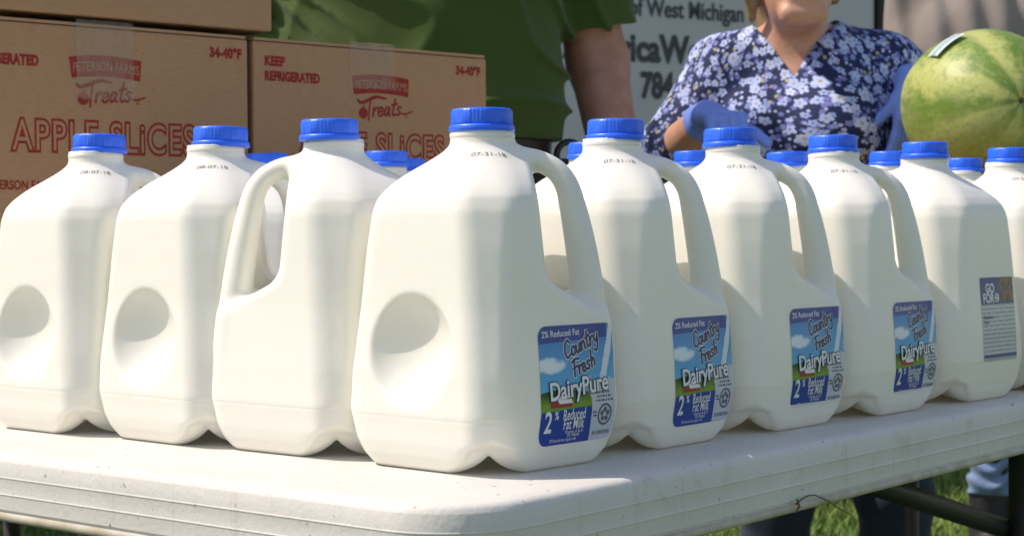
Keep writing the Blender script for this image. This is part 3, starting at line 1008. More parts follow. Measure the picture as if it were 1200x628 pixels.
# ------------------------------------------------------------------ people
def hand_prims(wrist, fdir, back, thumb_dir, curls, sc=1.0, thumb_bend=0.3, spread=.06):
    """list of capsules (a, b, ra, rb): palm, four fingers of three bones each, thumb"""
    f = Vector(fdir).normalized(); bk = Vector(back); bk = (bk - f * bk.dot(f)).normalized()
    sd = bk.cross(f).normalized()
    td = Vector(thumb_dir)
    if sd.dot(td) < 0: sd = -sd                       # sd points to the thumb side
    w_ = Vector(wrist); out = []
    lens = [(.040, .024, .020), (.044, .027, .021), (.041, .025, .020), (.032, .019, .018)]
    for i in range(4):
        o = (.0285 - .0190 * i) * sc
        kn = w_ + f * (.088 - .004 * abs(i - 1)) * sc + sd * o
        out.append((w_ + sd * o * .62 + f * .01 * sc, kn, .0135 * sc, .0112 * sc))
        d = (f + sd * spread * (1.2 - i * .8)).normalized(); p = kn
        acc = 0
        for k in range(3):
            acc += curls[i] * (1.0, 1.1, .7)[k]
            dd = (d * math.cos(acc) - bk * math.sin(acc)).normalized()
            q = p + dd * lens[i][k] * sc
            out.append((p, q, (.0090, .0083, .0077)[k] * sc, (.0083, .0077, .0066)[k] * sc)); p = q
    b0 = w_ + f * .022 * sc + sd * .018 * sc
    td = td.normalized()
    b1 = b0 + (td * .75 + f * .35 - bk * .1).normalized() * .042 * sc
    b2 = b1 + td * .034 * sc
    b3 = b2 + (td - bk * thumb_bend + f * .15).normalized() * .028 * sc
    out += [(b0, b1, .0160 * sc, .0122 * sc), (b1, b2, .0115 * sc, .0100 * sc), (b2, b3, .0100 * sc, .0078 * sc)]
    return out


def union(P, prims, k):
    d = None
    for pr in prims:
        t = pr[0]
        if t == 'c': q = cap_d(P, *pr[1:])
        elif t == 'f': q = flat_cap_d(P, *pr[1:])
        elif t == 'e': q = ell_d(P, *pr[1:])
        d = q if d is None else smin(d, q, k)
    return d


def bounds(prims, pad):
    lo, hi = np.full(3, 9e9), np.full(3, -9e9)
    for pr in prims:
        if pr[0] == 'e':
            c_ = np.array(pr[1]); r_ = np.array(pr[2]); lo = np.minimum(lo, c_ - r_); hi = np.maximum(hi, c_ + r_)
        else:
            r_ = max(pr[3], pr[4])
            for q in (pr[1], pr[2]):
                lo = np.minimum(lo, np.array(q) - r_); hi = np.maximum(hi, np.array(q) + r_)
    return lo - pad, hi + pad


def sdf_obj(name, f, bnd, h, mat, parent, origin):
    Vt, F = surface_nets(f, bnd[0], bnd[1], h)
    o = mesh_obj(name, Vt - np.array(origin), F, mat, parent, smooth=True)
    return o


def wrinkle(P, amp, sc, seed):
    r = np.random.default_rng(seed); o = 0
    for k in range(5):
        d = r.normal(size=3); d /= np.linalg.norm(d); fr = sc * (0.7 + 0.5 * k)
        o = o + np.sin((P @ d) * fr + r.uniform(0, 6) + 1.6 * np.sin((P @ r.normal(size=3)) * sc * .35)) / (1 + .6 * k)
    return amp * o / 2.2


def skin_mat(name, c1, c2):
    b = NB(name, .5)
    f = b.noise(b.coord(), 26, 5, .65); g = b.noise(b.coord(), 160, 3)
    b.base(b.mix(b.step(f, .35, .7), c1, c2))
    b.p.inputs['Subsurface Weight'].default_value = .12
    b.p.inputs['Subsurface Radius'].default_value = (.02, .008, .004)
    b.bump(b.math('ADD', g, f), .25, .003)
    return b.m


def fabric(name, c, rough=.85, var=.15, scale=14, weave=900):
    b = NB(name, rough)
    f = b.noise(b.coord(), scale, 4); wv = b.noise(b.coord(), weave, 2)
    d = tuple(x * (1 - var) for x in c); e = tuple(x * (1 + var) for x in c)
    b.base(b.mix(f, d, e)); b.bump(b.math('ADD', f, b.math('MULTIPLY', wv, .25)), .35, .006)
    b.p.inputs['Sheen Weight'].default_value = .1
    return b.m


def head_prims(c, s=1.0):
    x, y, z = c
    return [('e', (x, y + .012 * s, z + .025 * s), (.076 * s, .095 * s, .098 * s)),
            ('e', (x, y - .025 * s, z - .045 * s), (.056 * s, .062 * s, .070 * s)),
            ('c', (x - .022 * s, y - .070 * s, z - .088 * s), (x + .022 * s, y - .070 * s, z - .088 * s), .019 * s, .019 * s),
            ('c', (x, y - .088 * s, z + .020 * s), (x, y - .104 * s, z - .016 * s), .009 * s, .014 * s),
            ('c', (x - .034 * s, y - .078 * s, z + .030 * s), (x - .012 * s, y - .086 * s, z + .034 * s), .011 * s, .010 * s),
            ('c', (x + .034 * s, y - .078 * s, z + .030 * s), (x + .012 * s, y - .086 * s, z + .034 * s), .011 * s, .010 * s),
            ('c', (x - .022 * s, y - .080 * s, z - .048 * s), (x + .022 * s, y - .080 * s, z - .048 * s), .0070 * s, .0070 * s),
            ('c', (x - .018 * s, y - .079 * s, z - .060 * s), (x + .018 * s, y - .079 * s, z - .060 * s), .0075 * s, .0075 * s),
            ('c', (x - .077 * s, y + .01 * s, z + .012 * s), (x - .080 * s, y + .014 * s, z - .018 * s), .012 * s, .008 * s),
            ('c', (x + .077 * s, y + .01 * s, z + .012 * s), (x + .080 * s, y + .014 * s, z - .018 * s), .012 * s, .008 * s)]


def person(label, J, skin, build=1.0, head_s=1.0, hands=None, h=.0065):
    """J: joints in world coordinates. Returns (object, primitive groups)."""
    B = build
    torso = [('f', J['pelvis'], J['waist'], J['r'][0], J['r'][1], .66, J.get('yaw', 0)), ('f', J['waist'], J['chest'], J['r'][1], J['r'][2], .66, J.get('yaw', 0))]
    nk = J['neck']; hd = J['head']
    sh = []
    for s in ('a', 'b'):
        S = J['sh_' + s]
        sh.append(('c', (nk[0] * .7 + S[0] * .3, nk[1] + .01, nk[2] - .02), S, .052 * B, .05 * B))
    neck = [('c', (nk[0], nk[1], nk[2] - .05), (hd[0], hd[1] + .015, hd[2] - .05), .056 * B, .052 * B)]
    arms, fore, legs, feet = {}, {}, [], []
    for s in ('a', 'b'):
        arms[s] = ('c', J['sh_' + s], J['el_' + s], .050 * B, .041 * B)
        fore[s] = ('c', J['el_' + s], J['wr_' + s], .042 * B, .029 * B)
        legs.append(('c', J['hip_' + s], J['kn_' + s], .088 * B, .060 * B))
        legs.append(('c', J['kn_' + s], J['an_' + s], .058 * B, .038 * B))
        a = J['an_' + s]
        feet.append(('c', (a[0], a[1] + .03, .045), (a[0], a[1] - .15, .035), .042, .033))
    hp = {s: [('c', tuple(p), tuple(q), r1, r2) for p, q, r1, r2 in hands[s]] for s in hands}
    allp = torso + sh + neck + head_prims(hd, head_s) + [arms['a'], fore['a'], arms['b'], fore['b']] + legs + feet
    hall = [q for s in hp for q in hp[s]]
    def f(P):
        d = union(P, torso + sh + neck + [arms['a'], arms['b']] + legs + feet, .035)
        d = smin(d, union(P, head_prims(hd, head_s), .014), .02)
        d = smin(d, union(P, [fore['a'], fore['b']], .01), .02)
        d = smin(d, union(P, hall, .004), .008)
        return d
    org = (J['pelvis'][0], J['pelvis'][1], 0)
    o = sdf_obj('person', f, bounds(allp + hall, .02), h, skin, None, org)
    o.location = org
    tag(o, label, 'person')
    eyes(o, hd, head_s, org)
    return o, dict(torso=torso, sh=sh, neck=neck, arms=arms, fore=fore, legs=legs, feet=feet, hands=hp, org=org)


b = NB('eye_white', .15)
sx = b.n('ShaderNodeSeparateXYZ'); b.set(sx.inputs[0], b.coord())
rr = b.math('SQRT', b.math('ADD', b.math('MULTIPLY', sx.outputs[0], sx.outputs[0]), b.math('MULTIPLY', sx.outputs[2], sx.outputs[2])))
c = b.mix(b.math('LESS_THAN', rr, .0058), (.72, .68, .64), (.09, .06, .035)); c = b.mix(b.math('LESS_THAN', rr, .0027), c, (.005, .005, .005)); b.base(c)
M_EYE = b.m


def eyes(o, hd, s, org):
    for sg in (-1, 1):
        bm = bmesh.new(); bmesh.ops.create_uvsphere(bm, u_segments=20, v_segments=14, radius=.0125 * s)
        e = bm_obj('eye', bm, M_EYE, o, True)
        e.location = (hd[0] + sg * .030 * s - org[0], hd[1] - .0725 * s - org[1], hd[2] + .012 * s)


def grow(prims, d):
    out = []
    for p in prims:
        if p[0] == 'c': out.append(('c', p[1], p[2], p[3] + d, p[4] + d))
        elif p[0] == 'f': out.append(('f', p[1], p[2], p[3] + d, p[4] + d, *p[5:]))
    return out


def sleeve(P, arm, fore, d, upto, k=.03):
    """loose sleeve: upto 0..1 along upper arm, 1..2 along forearm; open plane at its hem"""
    a, e, w_ = np.array(arm[1]), np.array(arm[2]), np.array(fore[2])
    q = cap_d(P, a, e, arm[3] + d, arm[4] + d)
    c_ = a + (e - a) * upto if upto <= 1 else e + (w_ - e) * (upto - 1)
    n = (e - a) if upto <= 1 else (w_ - e)
    n = n / np.linalg.norm(n)
    lim = (P - c_) @ n
    if upto > 1:
        cuff = cap_d(P, e, e + (w_ - e) * (upto - .8), fore[3] + d * 1.1, fore[3] + d * 1.2)
        return smin(q, np.maximum(cuff, lim), .015)
    return np.maximum(q, lim)


def trousers(G, mat, o, z_top, d=.016, wr=.004, z_bot=.06, seed=3, h=.007, fold=0.0):
    tor = grow(G['torso'][:1], d * .8); lg = grow(G['legs'], d)
    def f(P):
        q = union(P, tor, .03); q = smin(q, union(P, lg, .02), .03)
        q = q + wrinkle(P, wr, 38, seed)
        if fold: q = q + fold * np.sin(P[:, 2] * 130 + 2.5 * np.sin(P[:, 0] * 40)) * np.clip((.62 - P[:, 2]) / .2, 0, 1)
        return np.maximum(np.maximum(q, P[:, 2] - z_top), z_bot - P[:, 2])
    lo, hi = bounds(tor + lg, .02); lo[2] = z_bot - .03; hi[2] = z_top + .03
    return sdf_obj('trousers', f, (lo, hi), h, mat, o, G['org'])


def shoes(G, mat, o, top=.095):
    for k, ft in enumerate(grow(G['feet'], .010)):
        shaft = grow([G['legs'][k * 2 + 1]], .014)
        def f(P, ft=ft, shaft=shaft): return np.maximum(np.maximum(union(P, [ft] + (shaft if top > .1 else []), .02), .002 - P[:, 2]), P[:, 2] - top)
        sdf_obj('shoe', f, (bounds([ft], .02)[0], np.maximum(bounds([ft], .02)[1], (-9, -9, top + .02)) + (.03, .05, 0)), .008, mat, o, G['org'])


# --- the woman in the floral blouse
W = dict(yaw=R(-20), pelvis=(.575, 3.14, .80), waist=(.545, 3.12, .97), chest=(.520, 3.10, 1.10), r=(.165, .150, .160),
         neck=(.517, 3.09, 1.255), head=(.502, 3.018, 1.372),
         sh_a=(.382, 3.10, 1.200), el_a=(.288, 3.06, 1.055), wr_a=(.332, 2.900, 1.102),
         sh_b=(.672, 3.10, 1.205), el_b=(.800, 3.13, 1.125), wr_b=(.694, 2.985, 1.168),
         hip_a=(.490, 3.14, .76), kn_a=(.475, 3.10, .43), an_a=(.470, 3.14, .075),
         hip_b=(.665, 3.14, .76), kn_b=(.690, 3.11, .43), an_b=(.695, 3.14, .075))
wh_a = hand_prims(W['wr_a'], (.26, -.94, -.10), (0, -.12, 1), (.80, -.42, -.42), (1.12, 1.2, 1.2, 1.15), .94, .3, .10)
wh_b = hand_prims(W['wr_b'], (-.12, -.10, -1), (.75, -.7, .1), (-.80, -.12, -.75), (.10, .25, .35, .4), .86, .1)
M_SKIN_W = skin_mat('woman_skin', (.52, .26, .165), (.62, .35, .245))
wo, G = person('woman in a navy floral V-neck blouse and blue gloves behind the milk table', W, M_SKIN_W, .90, 1.04, {'a': wh_a, 'b': wh_b}, .0062)
# floral print
b = NB('floral_blouse', .8)
co = b.coord()
sx = b.n('ShaderNodeSeparateXYZ'); b.set(sx.inputs[0], co)
cb = b.n('ShaderNodeCombineXYZ')
b.set(cb.inputs[0], b.math('ADD', sx.outputs[0], b.math('MULTIPLY', b.math('ADD', sx.outputs[1], .12), b.math('MINIMUM', 1.0, b.math('MAXIMUM', -1.0, b.math('MULTIPLY', b.math('ADD', sx.outputs[0], .07), 5.0)))))); b.set(cb.inputs[1], sx.outputs[2])
warp = b.n('ShaderNodeVectorMath', operation='ADD')
nzv = b.n('ShaderNodeTexNoise'); nzv.inputs['Scale'].default_value = 14; b.set(nzv.inputs['Vector'], cb.outputs[0])
sc_ = b.n('ShaderNodeVectorMath', operation='SCALE'); b.set(sc_.inputs[0], nzv.outputs[1]); sc_.inputs['Scale'].default_value = .012
b.set(warp.inputs[0], cb.outputs[0]); b.set(warp.inputs[1], sc_.outputs[0])


def flowers(scale, size, off, cut):
    mp = b.n('ShaderNodeMapping'); mp.inputs['Location'].default_value = (off, off * 1.7, 0); b.set(mp.inputs[0], warp.outputs[0])
    vo = b.n('ShaderNodeTexVoronoi', voronoi_dimensions='2D'); vo.inputs['Scale'].default_value = scale
    b.set(vo.inputs['Vector'], mp.outputs[0])
    vs = b.n('ShaderNodeVectorMath', operation='SUBTRACT'); b.set(vs.inputs[0], mp.outputs[0]); b.set(vs.inputs[1], vo.outputs['Position'])
    s3 = b.n('ShaderNodeSeparateXYZ'); b.set(s3.inputs[0], vs.outputs[0])
    rr = b.math('SQRT', b.math('ADD', b.math('MULTIPLY', s3.outputs[0], s3.outputs[0]), b.math('MULTIPLY', s3.outputs[1], s3.outputs[1])))
    cs = b.n('ShaderNodeSeparateColor'); b.set(cs.inputs[0], vo.outputs['Color'])
    an = b.math('ADD', b.math('ARCTAN2', s3.outputs[1], s3.outputs[0]), b.math('MULTIPLY', cs.outputs[0], 6.28))
    pet = b.math('ADD', .58, b.math('MULTIPLY', b.math('ABSOLUTE', b.math('COSINE', b.math('MULTIPLY', an, 2.5))), .42))
    lim = b.math('MULTIPLY', pet, b.math('MULTIPLY', size, b.math('ADD', .55, b.math('MULTIPLY', cs.outputs[1], .6))))
    f = b.math('MULTIPLY', b.math('LESS_THAN', rr, lim), b.math('GREATER_THAN', cs.outputs[2], cut))
    ctr = b.math('MULTIPLY', b.math('LESS_THAN', rr, b.math('MULTIPLY', lim, .26)), b.math('GREATER_THAN', cs.outputs[2], cut))
    return f, ctr, cs

c = b.mix(b.noise(co, 20, 3), (.006, .014, .062), (.011, .026, .10))
f3, c3, q3 = flowers(84, .0052, 3.1, .42)
c = b.mix(f3, c, b.mix(q3.outputs[1], (.10, .15, .45), (.24, .24, .58)))
f4, c4, q4 = flowers(100, .0034, 7.7, .5)
c = b.mix(f4, c, b.mix(b.math('GREATER_THAN', q4.outputs[1], .86), (.50, .58, .85), (.50, .46, .16)))
f2, c2, q2 = flowers(56, .0084, 1.3, .42)
c = b.mix(f2, c, b.mix(q2.outputs[1], (.24, .34, .70), (.50, .60, .88)))
c = b.mix(c2, c, (.12, .12, .25))
f1, c1, q1 = flowers(40, .0112, 0.0, .48)
c = b.mix(f1, c, b.mix(q1.outputs[0], (.38, .48, .80), (.62, .70, .92)))
c = b.mix(c1, c, (.38, .33, .22))
b.base(c); b.bump(b.noise(co, 18, 4), .3, .012)
M_FLORAL = b.m


def blouse(P):
    q = union(P, grow(G['torso'], .017) , .04)
    q = smin(q, union(P, grow(G['sh'], .012), .03), .03)
    q = smin(q, ell_d(P, (.424, 3.035, 1.085), (.075, .06, .075)), .05)
    q = smin(q, ell_d(P, (.560, 2.995, 1.085), (.075, .06, .075)), .05)
    q = smin(q, sleeve(P, G['arms']['a'], G['fore']['a'], .022, 1.22), .02)
    q = smin(q, sleeve(P, G['arms']['b'], G['fore']['b'], .022, 1.55), .02)
    q = q + wrinkle(P, .0045, 34, 5)
    # V neck: opened in front down to the breastbone, round behind
    t = P[:, 2] - 1.178
    vn = np.maximum(np.abs(P[:, 0] - .497) - np.maximum(t, -.01) * .60, P[:, 1] - 3.13)
    q = np.maximum(q, -np.maximum(vn, -(P[:, 2] - 1.173)))
    q = np.maximum(q, -(np.hypot(P[:, 0] - .517, (P[:, 1] - 3.09)) - .068 + (P[:, 2] < 1.22) * 1))
    return np.maximum(q, .80 - P[:, 2])


bp = grow(G['torso'] + G['sh'] + list(G['arms'].values()) + list(G['fore'].values()), .045)
lo, hi = bounds(bp, .03); lo[2] = .78
sdf_obj('blouse', blouse, (lo, hi), .0055, M_FLORAL, wo, G['org'])
trousers(G, fabric('dark_denim', (.020, .034, .072), var=.3), wo, .86, wr=.005)
shoes(G, plain('dark_shoe', (.03, .03, .032), .6), wo)
M_GLOVE = NB('blue_nitrile', .42)
M_GLOVE.base(M_GLOVE.mix(M_GLOVE.noise(M_GLOVE.coord(), 60, 3), (.13, .25, .76), (.19, .33, .86)))
M_GLOVE.bump(M_GLOVE.noise(M_GLOVE.coord(), 55, 4, .6, .8), .45, .006)
for s in ('a', 'b'):
    pr = grow(G['hands'][s], .0014)
    el, wr_ = np.array(W['el_' + s]), np.array(W['wr_' + s])
    cuff0 = wr_ + (el - wr_) * (.18 if s == 'a' else .10)
    pr2 = ('c', tuple(cuff0), tuple(wr_), .034, .0295)
    def f(P, pr=pr, pr2=pr2, c0=cuff0, ax=(wr_ - el) / np.linalg.norm(wr_ - el)):
        q = smin(union(P, pr, .0022), cap_d(P, *pr2[1:]), .012) + wrinkle(P, .0011, 120, 9)
        return np.maximum(q, -((P - c0) @ ax))
    sdf_obj('glove', f, bounds(pr + [pr2], .01), .0030, M_GLOVE.m, wo, G['org'])
# hair: shoulder-length, parted round the face
hc = W['head']
def hair(P):
    q = ell_d(P, (hc[0], hc[1] + .025, hc[2] + .035), (.092, .105, .105))
    q = smin(q, cap_d(P, (hc[0] - .085, hc[1] + .02, hc[2] + .02), (hc[0] - .072, hc[1] + .035, hc[2] - .085), .022, .008), .03)
    q = smin(q, cap_d(P, (hc[0] + .085, hc[1] + .02, hc[2] + .02), (hc[0] + .075, hc[1] + .045, hc[2] - .05), .022, .010), .03)
    q = smin(q, cap_d(P, (hc[0], hc[1] + .085, hc[2]), (hc[0], hc[1] + .09, hc[2] - .12), .07, .05), .03)
    q = q + .0011 * np.sin(P[:, 0] * 300 + 3 * np.sin(P[:, 2] * 30)) * np.sin(P[:, 1] * 260)
    face = ell_d(P, (hc[0], hc[1] - .085, hc[2] - .015), (.066, .085, .095))
    return smax(q, -face, .01)
b = NB('blond_hair', .45)
b.base(b.mix(b.noise(b.coord('Object', (1, 1, .08)), 220, 3), (.20, .12, .06), (.42, .28, .15)))
sdf_obj('hair', hair, ((hc[0] - .14, hc[1] - .14, hc[2] - .17), (hc[0] + .14, hc[1] + .17, hc[2] + .17)), .006, b.m, wo, G['org'])

# --- the man in the green shirt
Mn = dict(yaw=R(-22), pelvis=(-.165, 2.80, .93), waist=(-.165, 2.79, 1.10), chest=(-.160, 2.78, 1.30), r=(.205, .222, .225),
          neck=(-.155, 2.79, 1.545), head=(-.150, 2.75, 1.70),
          sh_a=(-.400, 2.79, 1.46), el_a=(-.470, 2.83, 1.17), wr_a=(-.465, 2.70, .93),
          sh_b=(.085, 2.79, 1.46), el_b=(.143, 2.81, 1.185), wr_b=(.178, 2.70, .945),
          hip_a=(-.265, 2.81, .90), kn_a=(-.285, 2.80, .50), an_a=(-.29, 2.83, .08),
          hip_b=(-.065, 2.81, .90), kn_b=(-.045, 2.80, .50), an_b=(-.04, 2.83, .08))
mh = {s: hand_prims(Mn['wr_' + s], (.02, -.25, -1), ((1 if s == 'b' else -1), -.2, 0), (0, -1, -.6), (.25, .3, .35, .4), 1.08) for s in ('a', 'b')}
mo, G2 = person('man in a dark green short-sleeved shirt behind the cardboard cartons', Mn, skin_mat('man_skin', (.33, .155, .10), (.43, .23, .155)), 1.16, 1.08, mh, .0072)
def man_shirt(P):
    G_ = G2
    q = union(P, grow(G_['torso'], .020), .05)
    q = smin(q, union(P, grow(G_['sh'], .014), .03), .04)
    q = smin(q, sleeve(P, G_['arms']['a'], G_['fore']['a'], .020, .80), .03)
    q = smin(q, sleeve(P, G_['arms']['b'], G_['fore']['b'], .020, .80), .03)
    # slanting pull folds across the belly
    fan = np.arctan2(P[:, 2] - 1.66, P[:, 0] + .62)
    wob = 1.1 * np.sin(P[:, 0] * 13 + P[:, 2] * 9) + .7 * np.sin(P[:, 2] * 23 - P[:, 0] * 7)
    def crease(ph): return (1 - np.abs(np.sin(ph))) ** 2
    fold = crease(fan * 17 + wob) * (.5 + .5 * np.sin(P[:, 0] * 6 + P[:, 2] * 8 + 1)) + .7 * crease(fan * 31 + 1.7 * wob + 1)
    fold = fold + .6 * crease(P[:, 0] * 21 + 1.4 * np.sin(P[:, 2] * 7)) * np.clip((-.18 - P[:, 0]) / .15, 0, 1)
    q = q + wrinkle(P, .006, 17, 12) - .016 * fold
    q = np.maximum(q, -(np.hypot(P[:, 0] + .155, P[:, 1] - 2.79) - .075 + (P[:, 2] < 1.5) * 1))
    return np.maximum(q, 1.055 - P[:, 2])
bp = grow(G2['torso'] + G2['sh'] + list(G2['arms'].values()), .04)
lo, hi = bounds(bp, .03); lo[2] = 1.03
sdf_obj('shirt', man_shirt, (lo, hi), .0055, fabric('green_jersey', (.030, .068, .004), .9, .2, 10), mo, G2['org'])
trousers(G2, fabric('brown_canvas', (.13, .065, .03), var=.2), mo, 1.04, d=.012, h=.009)
shoes(G2, plain('brown_boot', (.06, .04, .025), .6), mo)
def belt(P):
    q = np.abs(union(P, grow(G2['torso'][:1], .016), .03)) - .005
    return np.maximum(q, np.abs(P[:, 2] - 1.040) - .019)
lo, hi = bounds(grow(G2['torso'], .04), .02); lo[2], hi[2] = 1.0, 1.08
bl = sdf_obj('belt', belt, (lo, hi), .006, plain('black_leather', (.012, .012, .013), .45), mo, G2['org'])
# black snap ring and pouch hanging at his hip
ring = [(.092 + .020 * math.cos(q), 2.72, 1.030 + .022 * math.sin(q)) for q in np.linspace(0, 2 * PI, 25)[:-1]]
V, F = tube([Vector(p) - Vector(G2['org']) for p in ring], .0055, 10, closed=True)
mesh_obj('snap_ring', V, F, plain('black_plastic', (.012, .013, .018), .4), mo, True)
bm = bmesh.new(); box_bm(bm, Vector((.060, 2.700, .992)) - Vector(G2['org']), (.075, .028, .065), .008)
bm_obj('belt_pouch', bm, plain('black_nylon', (.012, .013, .018), .7), mo, True)
def man_hair(P):
    x, y, z = Mn['head']
    return np.maximum(ell_d(P, (x, y + .022, z + .040), (.086, .105, .108)), -(ell_d(P, (x, y - .10, z - .01), (.075, .095, .105))))
x, y, z = Mn['head']
sdf_obj('hair', man_hair, ((x - .11, y - .12, z - .1), (x + .11, y + .15, z + .17)), .008, plain('grey_hair', (.20, .17, .14), .6), mo, G2['org'])

# --- the person in grey at the back, turned away
Pn = dict(pelvis=(1.30, 4.72, 1.00), waist=(1.29, 4.71, 1.16), chest=(1.28, 4.70, 1.42), r=(.165, .170, .190),
          neck=(1.28, 4.71, 1.66), head=(1.28, 4.68, 1.82),
          sh_a=(1.115, 4.71, 1.585), el_a=(1.085, 4.75, 1.28), wr_a=(1.10, 4.60, 1.04),
          sh_b=(1.465, 4.71, 1.585), el_b=(1.53, 4.75, 1.28), wr_b=(1.50, 4.60, 1.04),
          hip_a=(1.27, 4.72, .97), kn_a=(1.305, 4.68, .52), an_a=(1.318, 4.74, .08),
          hip_b=(1.40, 4.72, .97), kn_b=(1.46, 4.68, .52), an_b=(1.47, 4.74, .08))
ph = {s: hand_prims(Pn['wr_' + s], (.02, -.2, -1), ((1 if s == 'b' else -1), -.2, 0), (0, -1, -.6), (.25, .3, .35, .4), 1.0) for s in ('a', 'b')}
po, G3 = person('person in a loose grey shirt and blue jeans standing behind the watermelon', Pn, skin_mat('bystander_skin', (.36, .19, .13), (.46, .26, .18)), 1.0, 1.0, ph, .010)
def grey_shirt(P):
    q = union(P, grow(G3['torso'], .028), .05)
    q = smin(q, union(P, grow(G3['sh'], .018), .03), .04)
    q = smin(q, sleeve(P, G3['arms']['a'], G3['fore']['a'], .024, .92), .03)
    q = smin(q, sleeve(P, G3['arms']['b'], G3['fore']['b'], .024, .92), .03)
    q = q + wrinkle(P, .004, 24, 21) + .008 * np.sin(P[:, 0] * 70 + 1.2 * np.sin(P[:, 2] * 9))
    q = np.maximum(q, -(np.hypot(P[:, 0] - 1.28, P[:, 1] - 4.71) - .075 + (P[:, 2] < 1.62) * 1))
    return np.maximum(q, .95 - P[:, 2])
bp = grow(G3['torso'] + G3['sh'] + list(G3['arms'].values()), .05)
lo, hi = bounds(bp, .03); lo[2] = .92
sdf_obj('shirt', grey_shirt, (lo, hi), .009, fabric('grey_linen', (.30, .25, .225), .9, .12, 12), po, G3['org'])
trousers(G3, fabric('pale_blue_denim', (.16, .25, .42), var=.3), po, 1.02, wr=.010, d=.022, h=.009, seed=8, z_bot=.19, fold=.005)
shoes(G3, plain('black_boot', (.03, .03, .035), .6), po, .30)
x, y, z = Pn['head']
def by_hair(P): return np.maximum(ell_d(P, (x, y + .022, z + .035), (.084, .104, .106)), -(ell_d(P, (x, y - .10, z - .01), (.072, .092, .10))))
sdf_obj('hair', by_hair, ((x - .11, y - .12, z - .1), (x + .11, y + .15, z + .17)), .009, plain('dark_hair', (.06, .04, .03), .6), po, G3['org'])

# ------------------------------------------------------------------ white lettered truck
KW = Vector((math.sin(R(62)), math.cos(R(62)), 0)); K0 = Vector((.647, 6.5, 0))
tr = empty('box_truck', (K0.x, K0.y, 0), math.atan2(KW.y, KW.x))      # local x along the side, -y towards the table
M_TRUCK = plain('white_truck_paint', (.50, .50, .495), .38, .03, 3, .02)
M_BLK = plain('truck_black_rubber', (.015, .015, .016), .6)
bm = bmesh.new(); box_bm(bm, (-2.06, 1.15, 1.85), (6.0, 2.3, 2.5), .02); bm_obj('cargo_box', bm, M_TRUCK, tr)
bm = bmesh.new(); box_bm(bm, (.982, .03, 1.85), (.07, .08, 2.52), .01); box_bm(bm, (.982, 2.27, 1.85), (.07, .08, 2.52), .01); bm_obj('rear_frame', bm, M_BLK, tr)
bm = bmesh.new(); box_bm(bm, (-2.06, -.012, .625), (5.9, .03, .07), .008); bm_obj('side_rail', bm, plain('rail_aluminium', (.45, .45, .46), .35, metal=.8), tr)
bm = bmesh.new(); box_bm(bm, (-2.4, 1.15, .50), (6.6, .9, .18), .01); bm_obj('chassis', bm, M_BLK, tr)
bm = bmesh.new(); box_bm(bm, (-5.95, 1.15, 1.25), (1.6, 2.1, 1.7), .15, seg=4); cab = bm_obj('cab', bm, M_TRUCK, tr, True)
bm = bmesh.new(); box_bm(bm, (-6.0, .095, 1.65), (.9, .03, .6), .012); bm_obj('window', bm, plain('tinted_glass', (.02, .025, .03), .08), cab)
for wx in (-.55, -5.9):
    for wy in (.14, 2.16):
        bm = bmesh.new()
        bmesh.ops.create_cone(bm, cap_ends=True, segments=40, radius1=.46, radius2=.46, depth=.27, matrix=Matrix.Translation((wx, wy, .46)) @ Matrix.Rotation(PI / 2, 4, 'X'))
        bmesh.ops.bevel(bm, geom=[e for e in bm.edges if e.is_boundary is False and len(e.link_faces) == 2 and any(len(f.verts) > 8 for f in e.link_faces)], offset=.04, segments=3, affect='EDGES')
        wl = bm_obj('wheel', bm, M_BLK, tr, True)
        bm = bmesh.new()
        bmesh.ops.create_cone(bm, cap_ends=True, segments=32, radius1=.25, radius2=.22, depth=.285, matrix=Matrix.Translation((wx, wy, .46)) @ Matrix.Rotation(PI / 2, 4, 'X'))
        bm_obj('rim', bm, plain('steel_rim', (.5, .5, .5), .4, metal=.7), wl)
A = Art()
A.add(text2d('of West Michigan', .092, .018, 0, .80), (-.235, 1.728))
A.add(text2d('AmericaWe', .142, .036, 0, .85, space=1.02), (-.515, 1.560))
A.add(text2d('784', .132, .040, 0, .74), (-.185, 1.425))
v2, F, hh, mi = A.get()
mesh_obj('lettering', np.stack([v2[:, 0], -0.004 - hh, v2[:, 1]], 1), F, [plain('sign_charcoal', (.055, .058, .062), .6)], tr)
tag(tr, 'white box truck side with charcoal lettering, parked behind the people', 'truck')

# ------------------------------------------------------------------ ground, grass, trees
b = NB('lawn_soil', .95)
c = b.mix(b.step(b.noise(b.pos(), 2.0, 6, .65), .35, .7), (.050, .095, .018), (.105, .150, .035))
c = b.mix(b.math('MULTIPLY', b.step(b.noise(b.pos(), 14, 4), .55, .75), .6), c, (.13, .10, .05))
b.base(c); b.bump(b.noise(b.pos(), 60, 4), .6, .03)
g = mesh_obj('ground', [(-250, -250, 0), (250, -250, 0), (250, 250, 0), (-250, 250, 0)], [(0, 1, 2, 3)], b.m)
tag(g, kind='structure')

